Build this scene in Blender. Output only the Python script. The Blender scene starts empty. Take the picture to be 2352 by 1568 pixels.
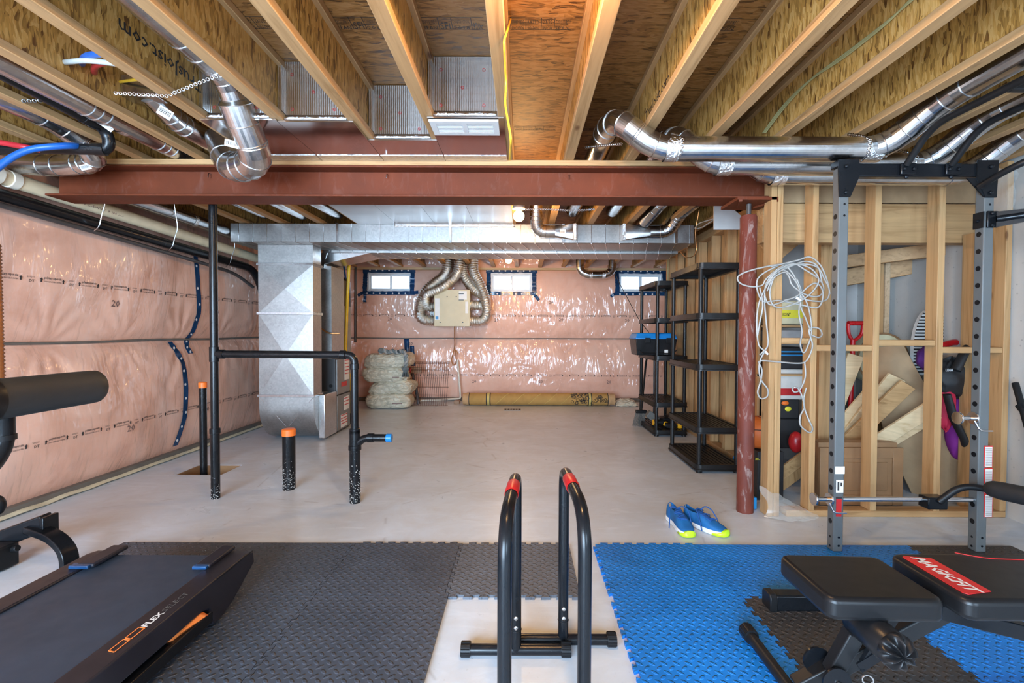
import bpy, bmesh, math, random
from mathutils import Vector, Matrix, noise as mnoise
random.seed(7)
SC = bpy.context.scene
COL = SC.collection
PI = math.pi
# ------------------------------------------------------------------ camera
CAM_H = 1.18; FPX = 1070.0; CX = 1200.0; CY = 784.0
cd = bpy.data.cameras.new('camera'); cam = bpy.data.objects.new('camera', cd); COL.objects.link(cam)
cd.sensor_width = 36; cd.lens = FPX / 2352 * 36; cd.shift_x = (1176 - CX) / 2352
cd.clip_start = .02; cd.clip_end = 100
CAMROT = Matrix.Rotation(PI/2 - math.radians(1.15), 3, 'X') @ Matrix.Rotation(math.radians(.2), 3, 'Z')
cam.matrix_world = Matrix.Translation((0, 0, CAM_H)) @ CAMROT.to_4x4()
SC.camera = cam
CAMP = Vector((0, 0, CAM_H))
def ray(px, py):
    return CAMROT @ Vector(((px - CX) / FPX, -(py - CY) / FPX, -1))
def at(px, py, Y):
    d = ray(px, py); return CAMP + d * (Y / d.y)
def atz(px, py, z=0.0):
    d = ray(px, py); return CAMP + d * ((z - CAM_H) / d.z)
def atx(px, py, X):
    d = ray(px, py); return CAMP + d * (X / d.x)
# ------------------------------------------------------------------ world, exposure, daylight
w = bpy.data.worlds.new('world'); SC.world = w; w.use_nodes = True
bg = w.node_tree.nodes['Background']; bg.inputs[0].default_value = (.80, .90, 1.0, 1); bg.inputs[1].default_value = 5.0
vs = SC.view_settings; vs.view_transform = 'Standard'; vs.look = 'None'; vs.gamma = 1; vs.use_curve_mapping = False
vs.exposure = -.33
SC.cycles.max_bounces = 5; SC.cycles.diffuse_bounces = 3; SC.cycles.glossy_bounces = 3; SC.cycles.adaptive_threshold = .06; SC.cycles.adaptive_min_samples = 12; SC.cycles.transparent_max_bounces = 12
SC.cycles.sample_clamp_indirect = 6.0; SC.cycles.caustics_reflective = False; SC.cycles.caustics_refractive = False
def area_light(name, loc, aim, sx, sy, power, col):
    l = bpy.data.lights.new(name, 'AREA'); l.shape = 'RECTANGLE'; l.size = sx; l.size_y = sy; l.energy = power; l.color = col
    o = bpy.data.objects.new(name, l); COL.objects.link(o); o.location = loc
    o.rotation_euler = (Vector(aim) - Vector(loc)).to_track_quat('-Z', 'Y').to_euler(); return o
# daylight entering by the two wide walk-out doors in the wall behind the camera
area_light('daylight_walkout', (-1.55, -2.33, 1.22), (-1.2, 3, 1.0), 2.7, 2.05, 800, (.52, .75, 1.0))
area_light('daylight_window', (2.0, -2.33, 1.45), (1.7, 3, 1.1), 1.5, 1.3, 120, (.52, .75, 1.0))
# ------------------------------------------------------------------ materials
class NT:
    def __init__(s, name, col=(.8,.8,.8), rough=.5, metal=0.0, **kw):
        s.m = bpy.data.materials.new(name); s.m.use_nodes = True
        s.t = s.m.node_tree; s.b = s.t.nodes['Principled BSDF']
        s.set('Base Color', col); s.set('Roughness', rough); s.set('Metallic', metal)
        for k, v in kw.items(): s.set(k.replace('_', ' '), v)
    def set(s, k, v):
        i = s.b.inputs[k]
        if hasattr(v, 'is_linked') or hasattr(v, 'links'): s.t.links.new(v, i)
        elif isinstance(v, (tuple, list)) and len(v) == 3 and i.type == 'RGBA': i.default_value = (*v, 1)
        else: i.default_value = v
    def inp(s, node, k, v):
        i = node.inputs[k]
        if hasattr(v, 'links'): s.t.links.new(v, i)
        elif i.type == 'RGBA' and len(v) == 3: i.default_value = (*v, 1)
        else: i.default_value = v
    def new(s, typ, **kw):
        n = s.t.nodes.new(typ)
        for k, v in kw.items(): setattr(n, k, v)
        return n
    def co(s, scale=(1,1,1), rot=(0,0,0), rnd=False, kind='Object'):
        tc = s.new('ShaderNodeTexCoord'); mp = s.new('ShaderNodeMapping')
        s.t.links.new(tc.outputs[kind], mp.inputs[0]); mp.inputs['Scale'].default_value = scale; mp.inputs['Rotation'].default_value = rot
        if rnd:
            oi = s.new('ShaderNodeObjectInfo'); a = s.new('ShaderNodeVectorMath', operation='SCALE'); a.inputs[0].default_value = (7.3, 11.1, 5.7)
            s.t.links.new(oi.outputs['Random'], a.inputs['Scale']); s.t.links.new(a.outputs[0], mp.inputs['Location'])
        return mp.outputs[0]
    def noise(s, vec, scale=5, detail=3, rough=.5, dist=0, out='Fac'):
        n = s.new('ShaderNodeTexNoise'); s.t.links.new(vec, n.inputs['Vector'])
        n.inputs['Scale'].default_value = scale; n.inputs['Detail'].default_value = detail; n.inputs['Roughness'].default_value = rough; n.inputs['Distortion'].default_value = dist
        return n.outputs[out]
    def voro(s, vec, scale=5, feat='F1', out='Distance', rnd=1.0):
        n = s.new('ShaderNodeTexVoronoi', feature=feat); s.t.links.new(vec, n.inputs['Vector']); n.inputs['Scale'].default_value = scale; n.inputs['Randomness'].default_value = rnd
        return n.outputs[out]
    def wave(s, vec, scale, dist=0, detail=2, dscale=1, dirn='X'):
        n = s.new('ShaderNodeTexWave', bands_direction=dirn); s.t.links.new(vec, n.inputs['Vector'])
        n.inputs['Scale'].default_value = scale; n.inputs['Distortion'].default_value = dist; n.inputs['Detail'].default_value = detail; n.inputs['Detail Scale'].default_value = dscale
        return n.outputs['Fac']
    def ramp(s, fac, stops):
        n = s.new('ShaderNodeValToRGB'); s.t.links.new(fac, n.inputs[0]); cr = n.color_ramp
        while len(cr.elements) < len(stops): cr.elements.new(.5)
        for e, (p, c) in zip(cr.elements, stops):
            e.position = p; e.color = (*c, 1) if isinstance(c, (tuple, list)) else (c, c, c, 1)
        return n.outputs[0]
    def mix(s, fac, a, b, blend='MIX'):
        n = s.new('ShaderNodeMix', data_type='RGBA', blend_type=blend)
        for i, v in ((0, fac), (6, a), (7, b)):
            if hasattr(v, 'links'): s.t.links.new(v, n.inputs[i])
            elif i == 0: n.inputs[0].default_value = v
            else: n.inputs[i].default_value = (*v, 1)
        return n.outputs[2]
    def math(s, op, a, b=0.0, c=None):
        n = s.new('ShaderNodeMath', operation=op)
        for i, v in enumerate((a, b) if c is None else (a, b, c)):
            if hasattr(v, 'links'): s.t.links.new(v, n.inputs[i])
            else: n.inputs[i].default_value = v
        return n.outputs[0]
    def bump(s, h, strength=.3, dist=.01, coat=False):
        n = s.new('ShaderNodeBump'); s.t.links.new(h, n.inputs['Height']); n.inputs['Strength'].default_value = strength; n.inputs['Distance'].default_value = dist
        s.t.links.new(n.outputs[0], s.b.inputs['Normal'])
        if coat: s.t.links.new(n.outputs[0], s.b.inputs['Coat Normal'])
        return n
MAT = {}
def simple(name, col, rough=.5, metal=0.0, var=.12, **kw):
    a = NT(name, col, rough, metal, **kw)
    v = a.co((1,1,1), rnd=True); f = a.noise(v, 9, 4)
    lo = tuple(c * (1 - var) for c in col); hi = tuple(min(1, c * (1 + var)) for c in col)
    a.set('Base Color', a.ramp(f, [(.3, lo), (.7, hi)]))
    a.set('Roughness', a.math('MULTIPLY_ADD', a.noise(v, 25, 3), .16, max(0.02, rough - .08)))
    MAT[name] = a.m; return a.m
def mk_pine(name, axis, base=(.475,.28,.125), dark=(.31,.165,.062)):
    a = NT(name, base, .6)
    sc = [26, 26, 26]; sc[axis] = 1.3
    v = a.co(tuple(sc), rnd=True)
    g = a.noise(v, 1.0, 4, .6, 1.2)
    sc2 = [2.2, 2.2, 2.2]; sc2[axis] = .55
    big = a.noise(a.co(tuple(sc2), rnd=True), 2, 2)
    kn = [5, 5, 5]; kn[axis] = 2.1
    k = a.voro(a.co(tuple(kn), rnd=True), 1.0)
    knot = a.ramp(k, [(.055, 1.0), (.10, 0.0)])
    c = a.ramp(g, [(.3, dark), (.48, base), (.75, tuple(min(1, x * 1.22) for x in base))])
    c = a.mix(a.ramp(big, [(.35, 0.0), (.7, .45)]), c, (base[0]*.86, base[1]*.74, base[2]*.62))
    c = a.mix(knot, c, (.16, .07, .025))
    a.set('Base Color', c); a.bump(g, .12, .002); MAT[name] = a.m
for i, n in enumerate('xyz'): mk_pine('pine_' + n, i)
mk_pine('pine_pale', 0, (.66, .49, .29), (.50, .33, .17))
mk_pine('pine_dusty_y', 1, (.56, .40, .25), (.40, .27, .15))
def mk_osb(name, axes, gold=(.60,.30,.065), dark=(.15,.055,.012), s1=(1,1,1), s2=(1,1,1)):
    a = NT(name, gold, .55)
    d = a.new('ShaderNodeVectorMath', operation='ADD')
    v0 = a.co((1,1,1), rnd=True); nn = a.new('ShaderNodeTexNoise'); a.t.links.new(v0, nn.inputs['Vector']); nn.inputs['Scale'].default_value = 7; nn.inputs['Detail'].default_value = 1
    sc = a.new('ShaderNodeVectorMath', operation='SCALE'); a.t.links.new(nn.outputs['Color'], sc.inputs[0]); sc.inputs['Scale'].default_value = .045
    a.t.links.new(v0, d.inputs[0]); a.t.links.new(sc.outputs[0], d.inputs[1])
    def flake(s):
        mp = a.new('ShaderNodeMapping'); a.t.links.new(d.outputs[0], mp.inputs[0]); mp.inputs['Scale'].default_value = s
        vo = a.new('ShaderNodeTexVoronoi'); a.t.links.new(mp.outputs[0], vo.inputs['Vector']); vo.inputs['Scale'].default_value = 1
        sep = a.new('ShaderNodeSeparateColor'); a.t.links.new(vo.outputs['Color'], sep.inputs[0]); return sep.outputs[0], vo.outputs['Distance']
    f1, d1 = flake(s1); f2, d2 = flake(s2)
    f = a.math('ADD', a.math('MULTIPLY', f1, .55), a.math('MULTIPLY', f2, .45))
    st = a.noise(a.co((45, 45, 5) if s1[2] < s1[0] else (5, 45, 45), rnd=True), 1.5, 3, .6, 1.0); f = a.math('MULTIPLY_ADD', a.math('SUBTRACT', st, .5), .55, f)
    c = a.ramp(f, [(.10, dark), (.28, tuple(x * .62 for x in gold)), (.50, gold), (.78, (gold[0]*1.25, gold[1]*1.45, gold[2]*2.2)), (.98, (gold[0]*.8, gold[1]*.7, gold[2]*.6))])
    big = a.noise(v0, 1.7, 2); c = a.mix(a.ramp(big, [(.4, 0.0), (.75, .35)]), c, tuple(x * .55 for x in gold))
    a.set('Base Color', c); a.bump(f, .25, .004); MAT[name] = a.m
mk_osb('osb_web', None, s1=(40, 55, 13), s2=(40, 110, 24))
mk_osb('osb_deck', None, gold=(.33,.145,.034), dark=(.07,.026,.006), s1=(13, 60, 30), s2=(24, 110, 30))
def mk_concrete():
    a = NT('concrete_floor', (.5,.48,.46), .42)
    v = a.co(); n1 = a.noise(v, .7, 5, .6, .6); n2 = a.noise(v, 4, 6, .65, 1.0); n3 = a.noise(a.co((1.2, 5, 1)), 2.2, 5, .6, 1.5); n4 = a.noise(v, 60, 3)
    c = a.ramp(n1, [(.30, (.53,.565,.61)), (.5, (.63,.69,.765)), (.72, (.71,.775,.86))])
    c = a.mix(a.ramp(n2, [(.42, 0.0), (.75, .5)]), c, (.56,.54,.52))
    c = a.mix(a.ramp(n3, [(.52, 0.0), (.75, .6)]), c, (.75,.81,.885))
    c = a.mix(a.ramp(n4, [(.66, 0.0), (.78, .3)]), c, (.28,.24,.20))
    cr = a.voro(a.co((.8,.8,.8)), 1.0, 'DISTANCE_TO_EDGE')
    wob = a.noise(v, 6, 4)
    crk = a.math('MULTIPLY', a.ramp(cr, [(.002, 1.0), (.006, 0.0)]), a.ramp(wob, [(.5, 0.0), (.56, .3)]))
    c = a.mix(crk, c, (.22,.19,.17))
    a.set('Base Color', c); a.set('Roughness', a.math('MULTIPLY_ADD', n2, .35, .16)); a.bump(n2, .05, .01); MAT['concrete_floor'] = a.m
    a = NT('concrete_wall', (.5,.5,.49), .75)
    v = a.co(); n1 = a.noise(v, 1.5, 5); n2 = a.voro(v, 22); n3 = a.noise(v, 12, 4)
    c = a.ramp(n1, [(.3, (.40,.38,.35)), (.7, (.58,.555,.52))]); c = a.mix(a.ramp(n2, [(.05, .6), (.16, 0.0)]), c, (.25,.24,.23))
    a.set('Base Color', c); a.bump(n3, .25, .01); MAT['concrete_wall'] = a.m
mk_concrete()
def mk_pink():
    a = NT('pink_insulation', (.68,.36,.27), .7)
    v = a.co(); n1 = a.noise(v, 2.2, 5, .6, .5); n2 = a.noise(a.co((1,1,1)), 9, 5, .65, 1.5)
    c = a.ramp(n1, [(.28, (.70,.36,.25)), (.5, (.84,.475,.345)), (.72, (.89,.57,.44))])
    c = a.mix(a.ramp(n2, [(.40, 0.0), (.8, .40)]), c, (.80,.52,.42))
    fib = a.noise(a.co((30, 30, 3), rot=(.5, 0, .3)), 1, 3, .6, 2)
    c = a.mix(a.ramp(fib, [(.55, 0.0), (.8, .22)]), c, (.86,.64,.55))
    a.set('Base Color', c)
    a.set('Coat Weight', 1.0); a.set('Coat Roughness', .13); a.set('Coat IOR', 1.5)
    # film wrinkles only in the plastic coat
    w1 = a.noise(a.co((1,1,1)), 2.2, 2, .5, .8); w2 = a.noise(a.co((6, 6, 1.3), rot=(.6, .45, 0)), 1.2, 2, .5, 1.4); w3 = a.noise(a.co((14, 14, 3), rot=(.5, .4, 0)), 1.2, 2, .5, .8)
    h = a.math('ADD', a.math('MULTIPLY', w1, .9), a.math('ADD', a.math('MULTIPLY', w2, .55), a.math('MULTIPLY', w3, .14)))
    b = a.bump(h, .9, .062, coat=True); a.t.links.remove(a.b.inputs['Normal'].links[0]); MAT['pink_insulation'] = a.m
mk_pink()
def mk_galv(name, col=(.66,.67,.68), rough=.28, spangle=.10, wave=.0):
    a = NT(name, col, rough, 1.0)
    v = a.co(rnd=True); s = a.voro(v, 60, out='Color'); n = a.noise(v, 4, 4)
    sep = a.new('ShaderNodeSeparateColor'); a.t.links.new(s, sep.inputs[0])
    f = a.math('ADD', a.math('MULTIPLY', sep.outputs[0], spangle), a.math('MULTIPLY', n, .3))
    a.set('Base Color', a.ramp(f, [(.05, tuple(c*.75 for c in col)), (.35, tuple(min(1,c*1.18) for c in col))]))
    a.set('Roughness', a.math('MULTIPLY_ADD', n, .25, rough - .12)); a.bump(a.noise(v, 3.0, 2), .12, .02); MAT[name] = a.m
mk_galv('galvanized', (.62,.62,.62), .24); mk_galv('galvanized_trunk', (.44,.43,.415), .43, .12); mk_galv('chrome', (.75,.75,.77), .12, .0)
def mk_foil():
    a = NT('foil', (.80,.79,.78), .20, 1.0)
    v = a.co(); rib = a.wave(a.co(), 28, .4, 1, 3, 'X'); n = a.noise(v, 35, 3); n2 = a.noise(v, 3, 2)
    grid = a.math('MAXIMUM', a.ramp(a.wave(v, 8, 0, 0, 1, 'X'), [(.0, .35), (.02, 0.0)]), a.ramp(a.wave(v, 8, 0, 0, 1, 'Z'), [(.0, .35), (.02, 0.0)]))
    a.set('Base Color', a.mix(grid, (.80,.79,.78), (.5,.46,.43)))
    a.set('Roughness', a.math('MULTIPLY_ADD', n2, .2, .12))
    a.bump(a.math('ADD', a.math('MULTIPLY', rib, .5), n), .22, .004); MAT['foil'] = a.m
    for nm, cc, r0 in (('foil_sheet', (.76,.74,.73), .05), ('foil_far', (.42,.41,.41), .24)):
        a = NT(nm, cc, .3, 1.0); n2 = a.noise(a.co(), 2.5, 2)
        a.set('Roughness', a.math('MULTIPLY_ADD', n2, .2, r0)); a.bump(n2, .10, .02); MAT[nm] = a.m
    a = NT('foil_tape', (.86,.86,.86), .16, 1.0); n = a.noise(a.co(), 55, 4, .7, 1); a.bump(n, .8, .01); MAT['foil_tape'] = a.m
    a = NT('flex_foil', (.80,.77,.70), .22, 1.0); n = a.noise(a.co(), 70, 3, .6, 1); a.bump(n, .7, .012); MAT['flex_foil'] = a.m
mk_foil()
def mk_primer(name, col, scuff):
    a = NT(name, col, .5); v = a.co(); n = a.noise(v, 3, 5, .6); sc = a.noise(a.co((9, 9, 3)), 1.6, 5, .65, 1.5)
    c = a.ramp(n, [(.3, tuple(x*.75 for x in col)), (.7, tuple(x*1.2 for x in col))])
    c = a.mix(a.ramp(sc, [(.54, 0.0), (.68, scuff)]), c, (.42,.34,.31))
    a.set('Base Color', c); a.set('Specular IOR Level', .22); a.set('Roughness', a.math('MULTIPLY_ADD', n, .3, .42)); a.bump(n, .08, .004); MAT[name] = a.m
mk_primer('red_primer', (.135,.030,.011), .05); mk_primer('red_post', (.15,.037,.024), .6)
def mk_rubber(name, col, rough, s=.031):
    a = NT(name, col, rough)
    tc = a.new('ShaderNodeTexCoord'); mp = a.new('ShaderNodeMapping'); a.t.links.new(tc.outputs['Object'], mp.inputs[0])
    mp.inputs['Rotation'].default_value = (0, 0, .785); mp.inputs['Scale'].default_value = (1/s, 1/s, 1)
    sp = a.new('ShaderNodeSeparateXYZ'); a.t.links.new(mp.outputs[0], sp.inputs[0])
    fx = a.math('FLOOR', sp.outputs[0]); fy = a.math('FLOOR', sp.outputs[1])
    lx = a.math('SUBTRACT', a.math('FRACT', sp.outputs[0]), .5); ly = a.math('SUBTRACT', a.math('FRACT', sp.outputs[1]), .5)
    par = a.math('ABSOLUTE', a.math('MODULO', a.math('ADD', fx, fy), 2.0))
    def pick(p, q):   # p when parity 0, q when 1
        return a.math('ADD', a.math('MULTIPLY', p, a.math('SUBTRACT', 1.0, par)), a.math('MULTIPLY', q, par))
    u = pick(lx, ly); v = pick(ly, lx)
    e = a.math('SQRT', a.math('ADD', a.math('POWER', a.math('DIVIDE', a.math('ABSOLUTE', u), .50), 2.0), a.math('POWER', a.math('DIVIDE', a.math('ABSOLUTE', v), .24), 2.0)))
    h = a.ramp(e, [(.55, 1.0), (1.0, 0.0)])
    big = a.noise(a.co(), 3, 4, .6, .6); a.bump(h, 1.0, .0035)
    a.set('Base Color', a.ramp(big, [(.3, tuple(x*.8 for x in col)), (.75, tuple(min(1, x*1.25) for x in col))]))
    a.set('Roughness', a.math('MULTIPLY_ADD', big, .3, rough - .12)); MAT[name] = a.m
mk_rubber('foam_blue', (.007,.19,.62), .42); mk_rubber('foam_dark', (.060,.072,.095), .38); mk_rubber('foam_grey', (.10,.112,.135), .5); mk_rubber('foam_black', (.045,.042,.042), .42)
simple('black_plastic', (.010,.010,.011), .36, Specular_IOR_Level=.28); simple('black_metal', (.007,.008,.010), .24, Specular_IOR_Level=.28); simple('black_satin', (.011,.011,.012), .40, Specular_IOR_Level=.28)
simple('abs_black', (.008,.008,.009), .24, var=.3, Specular_IOR_Level=.28); simple('vinyl_black', (.009,.009,.010), .34, Specular_IOR_Level=.28); simple('shelf_black', (.013,.012,.012), .38, Specular_IOR_Level=.28)
simple('foam_grip', (.028,.028,.029), .55, Specular_IOR_Level=.28); simple('belt', (.032,.045,.068), .45, Specular_IOR_Level=.28); simple('deck_plastic', (.018,.017,.023), .34, Specular_IOR_Level=.28)
simple('rack_grey', (.115,.122,.122), .40, var=.05); simple('pvc_cream', (.72,.60,.40), .35); simple('pvc_white', (.72,.66,.55), .4)
simple('white_plastic', (.78,.78,.76), .4, var=.04); simple('cable_white', (.37,.355,.33), .5); simple('cable_yellow', (.75,.42,.03), .45); simple('cable_tan', (.42,.36,.16), .5)
simple('orange_cap', (.85,.17,.02), .45); simple('blue_cap', (.01,.20,.55), .35); simple('pex_blue', (.01,.10,.40), .35); simple('pex_red', (.45,.02,.03), .35); simple('pex_white', (.48,.50,.48), .35)
simple('gas_yellow', (.80,.50,.02), .38); simple('copper', (.62,.28,.10), .3, .9); simple('hose_copper', (.26,.10,.035), .4, .5); simple('brass', (.55,.40,.2), .35, .9); simple('dark_pipe', (.05,.045,.045), .4)
simple('furnace_grey', (.20,.195,.19), .42); simple('furnace_dark', (.035,.034,.035), .42); simple('tank_grey', (.30,.285,.26), .42); simple('label_white', (.78,.76,.72), .5, var=.05)
simple('label_red', (.55,.02,.02), .45); simple('label_blue', (.02,.25,.55), .45); simple('red_plastic', (.45,.012,.015), .35); simple('hrv_tan', (.60,.50,.30), .45, var=.04)
simple('tape_blue', (.010,.050,.135), .22, var=.35); simple('print_black', (.03,.025,.025), .6); simple('print_grey', (.22,.13,.11), .7); simple('print_white', (.75,.75,.75), .5); simple('print_orange', (.8,.22,.05), .4)
simple('rug_tan', (.46,.26,.075), .9); simple('rug_trim', (.55,.33,.16), .9); simple('rug_yellow', (.62,.46,.14), .9)
simple('shoe_blue', (.004,.105,.30), .7, var=.4); simple('shoe_white', (.72,.74,.76), .5); simple('shoe_lime', (.55,.85,.02), .4); simple('lace_blue', (.006,.07,.26), .8)
simple('vinyl_frame', (.75,.80,.84), .4, var=.03); simple('drywall', (.60,.56,.53), .8, var=.05); simple('kraft', (.40,.25,.13), .8); simple('hardboard', (.36,.225,.115), .7)
simple('backpack_black', (.014,.013,.014), .6); simple('backpack_purple', (.22,.015,.22), .8); simple('backpack_red', (.5,.015,.05), .7); simple('box_white', (.66,.63,.58), .6); simple('basketball', (.62,.13,.02), .6)
simple('tool_yellow', (.75,.36,.01), .4); simple('rust_wire', (.11,.035,.02), .5); simple('dirt', (.22,.14,.08), .9); simple('rope_grey', (.16,.18,.18), .9, var=.6); simple('dust_white', (.55,.53,.5), .9)
simple('sill_foam', (.62,.53,.36), .8); simple('strap_dark', (.15,.13,.11), .6); simple('fence_white', (.8,.85,.9), .7); simple('maple', (.30,.16,.075), .45); simple('steel_bolt', (.6,.6,.6), .25, 1.0)
simple('sticker_yellow', (.80,.70,.04), .5); simple('purple_cloth', (.10,.02,.16), .9); simple('shovel_red', (.55,.008,.012), .3); simple('porcelain', (.8,.78,.72), .3); simple('barrel_cream', (.62,.56,.36), .5); simple('cinder_grey', (.35,.34,.33), .8); simple('mesh_grey', (.12,.12,.11), .7)
def mk_bag():
    a = NT('bag_white', (.70,.67,.58), .3); v = a.co(rnd=True); n = a.noise(a.co((5, 5, 16), rot=(.3, .5, .2), rnd=True), 1.3, 4, .6, 1.2); n2 = a.voro(v, 9, 'DISTANCE_TO_EDGE')
    a.set('Base Color', a.ramp(a.noise(v, 4, 3), [(.3, (.60,.54,.40)), (.7, (.78,.71,.56))])); a.bump(a.math('ADD', n, a.math('MULTIPLY', n2, .8)), .9, .05); MAT['bag_white'] = a.m
def mk_glass():
    m = bpy.data.materials.new('window_glass'); m.use_nodes = True; t = m.node_tree; t.nodes.clear()
    o = t.nodes.new('ShaderNodeOutputMaterial'); mx = t.nodes.new('ShaderNodeMixShader'); tr = t.nodes.new('ShaderNodeBsdfTransparent'); gl = t.nodes.new('ShaderNodeBsdfGlossy')
    tr.inputs[0].default_value = (.92,.96,1,1); gl.inputs['Roughness'].default_value = .03; mx.inputs[0].default_value = .07
    t.links.new(tr.outputs[0], mx.inputs[1]); t.links.new(gl.outputs[0], mx.inputs[2]); t.links.new(mx.outputs[0], o.inputs[0]); MAT['window_glass'] = m
    m = bpy.data.materials.new('clear_film'); m.use_nodes = True; t = m.node_tree; t.nodes.clear()
    o = t.nodes.new('ShaderNodeOutputMaterial'); mx = t.nodes.new('ShaderNodeMixShader'); tr = t.nodes.new('ShaderNodeBsdfTransparent'); gl = t.nodes.new('ShaderNodeBsdfPrincipled')
    gl.inputs['Base Color'].default_value = (.75,.74,.70,1); gl.inputs['Roughness'].default_value = .15; mx.inputs[0].default_value = .24
    t.links.new(tr.outputs[0], mx.inputs[1]); t.links.new(gl.outputs[0], mx.inputs[2]); t.links.new(mx.outputs[0], o.inputs[0]); MAT['clear_film'] = m
    m = bpy.data.materials.new('bulb_glow'); m.use_nodes = True; b = m.node_tree.nodes['Principled BSDF']
    b.inputs['Base Color'].default_value = (1,.85,.6,1); b.inputs['Emission Color'].default_value = (1,.72,.36,1); b.inputs['Emission Strength'].default_value = 14; MAT['bulb_glow'] = m
mk_bag(); mk_glass()
# ------------------------------------------------------------------ mesh builder
OFF = {}
def V(*a): return Vector(a)
class MB:
    def __init__(s): s.v = []; s.f = []
    def add(s, vs, fs):
        b = len(s.v); s.v += [Vector(v) for v in vs]; s.f += [tuple(i + b for i in f) for f in fs]; return s
    def box(s, lo, hi, M=None):
        x0,y0,z0 = lo; x1,y1,z1 = hi
        p = [V(x0,y0,z0),V(x1,y0,z0),V(x1,y1,z0),V(x0,y1,z0),V(x0,y0,z1),V(x1,y0,z1),V(x1,y1,z1),V(x0,y1,z1)]
        if M: p = [M @ q for q in p]
        return s.add(p, [(0,3,2,1),(4,5,6,7),(0,1,5,4),(1,2,6,5),(2,3,7,6),(3,0,4,7)])
    def cbox(s, c, d, M=None):
        c = Vector(c); h = Vector(d) / 2
        if M is not None:
            return s.box(-h, h, Matrix.Translation(c) @ M.to_4x4())
        return s.box(c - h, c + h)
    def bar(s, p0, p1, wd, ht, up=(0,0,1)):
        p0 = Vector(p0); p1 = Vector(p1); d = (p1 - p0); L = d.length; d.normalize(); up = Vector(up)
        sd = d.cross(up); sd.normalize(); u = sd.cross(d)
        M = Matrix((sd, d, u)).transposed().to_4x4(); M.translation = (p0 + p1) / 2
        return s.box((-wd/2, -L/2, -ht/2), (wd/2, L/2, ht/2), M)
    def sweep(s, pts, rad, seg=12, cap=True, flat=None):
        pts = [Vector(p) for p in pts]; n = len(pts); rs = rad if isinstance(rad, (list, tuple)) else [rad] * n
        t0 = (pts[1] - pts[0]).normalized(); a = V(0,0,1) if abs(t0.z) < .9 else V(1,0,0); u = t0.cross(a).normalized(); b = len(s.v)
        for i, p in enumerate(pts):
            if i == 0: t = t0
            elif i == n - 1: t = (pts[i] - pts[i-1]).normalized()
            else:
                t = (pts[i+1] - pts[i]).normalized() + (pts[i] - pts[i-1]).normalized()
                t = t.normalized() if t.length > 1e-6 else (pts[i+1] - pts[i]).normalized()
            u = (u - t * u.dot(t)); u = u.normalized() if u.length > 1e-6 else t.orthogonal().normalized(); w2 = t.cross(u)
            for k in range(seg):
                th = 2 * PI * k / seg; q = u * math.cos(th) * rs[i] + w2 * math.sin(th) * rs[i] * (flat or 1)
                s.v.append(p + q)
        for i in range(n - 1):
            for k in range(seg):
                k2 = (k + 1) % seg; s.f.append((b + i*seg + k, b + i*seg + k2, b + (i+1)*seg + k2, b + (i+1)*seg + k))
        if cap: s.f.append(tuple(b + k for k in range(seg - 1, -1, -1))); s.f.append(tuple(b + (n-1)*seg + k for k in range(seg)))
        return s
    def tube(s, p0, p1, r, seg=16, r2=None, cap=True): return s.sweep([p0, p1], [r, r if r2 is None else r2], seg, cap)
    def ring(s, c, ax, R, r, seg=24, seg2=6):
        c = Vector(c); ax = Vector(ax).normalized(); u = ax.orthogonal().normalized(); w2 = ax.cross(u); b = len(s.v)
        for i in range(seg):
            a = 2*PI*i/seg; d = u*math.cos(a) + w2*math.sin(a)
            for j in range(seg2):
                e = 2*PI*j/seg2; s.v.append(c + d*(R + r*math.cos(e)) + ax*r*math.sin(e))
        for i in range(seg):
            for j in range(seg2):
                s.f.append((b+i*seg2+j, b+((i+1)%seg)*seg2+j, b+((i+1)%seg)*seg2+(j+1)%seg2, b+i*seg2+(j+1)%seg2))
        return s
    def ball(s, c, r, seg=16, rings=10, M=None):
        c = Vector(c); r = r if hasattr(r, '__len__') else (r, r, r); b = len(s.v)
        def P(th, ph):
            q = V(r[0]*math.sin(th)*math.cos(ph), r[1]*math.sin(th)*math.sin(ph), r[2]*math.cos(th)); return c + (M @ q if M is not None else q)
        s.v.append(P(0, 0))
        for i in range(1, rings):
            for k in range(seg): s.v.append(P(PI*i/rings, 2*PI*k/seg))
        s.v.append(P(PI, 0)); e = len(s.v) - 1
        for k in range(seg):
            s.f.append((b, b+1+k, b+1+(k+1)%seg)); o = b+1+(rings-2)*seg; s.f.append((e, o+(k+1)%seg, o+k))
        for i in range(rings - 2):
            for k in range(seg):
                o = b+1+i*seg; s.f.append((o+k, o+seg+k, o+seg+(k+1)%seg, o+(k+1)%seg))
        return s
    def prism(s, poly, h0, h1, M=None):
        n = len(poly); p = [V(x, y, h0) for x, y in poly] + [V(x, y, h1) for x, y in poly]
        if M is not None: p = [M @ q for q in p]
        return s.add(p, [tuple(range(n-1, -1, -1)), tuple(range(n, 2*n))] + [(i, (i+1)%n, n+(i+1)%n, n+i) for i in range(n)])
    def grid(s, fn, nu, nv):
        b = len(s.v)
        for i in range(nu + 1):
            for j in range(nv + 1): s.v.append(Vector(fn(i / nu, j / nv)))
        for i in range(nu):
            for j in range(nv):
                k = b + i*(nv+1) + j; s.f.append((k, k+nv+1, k+nv+2, k+1))
        return s
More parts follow.
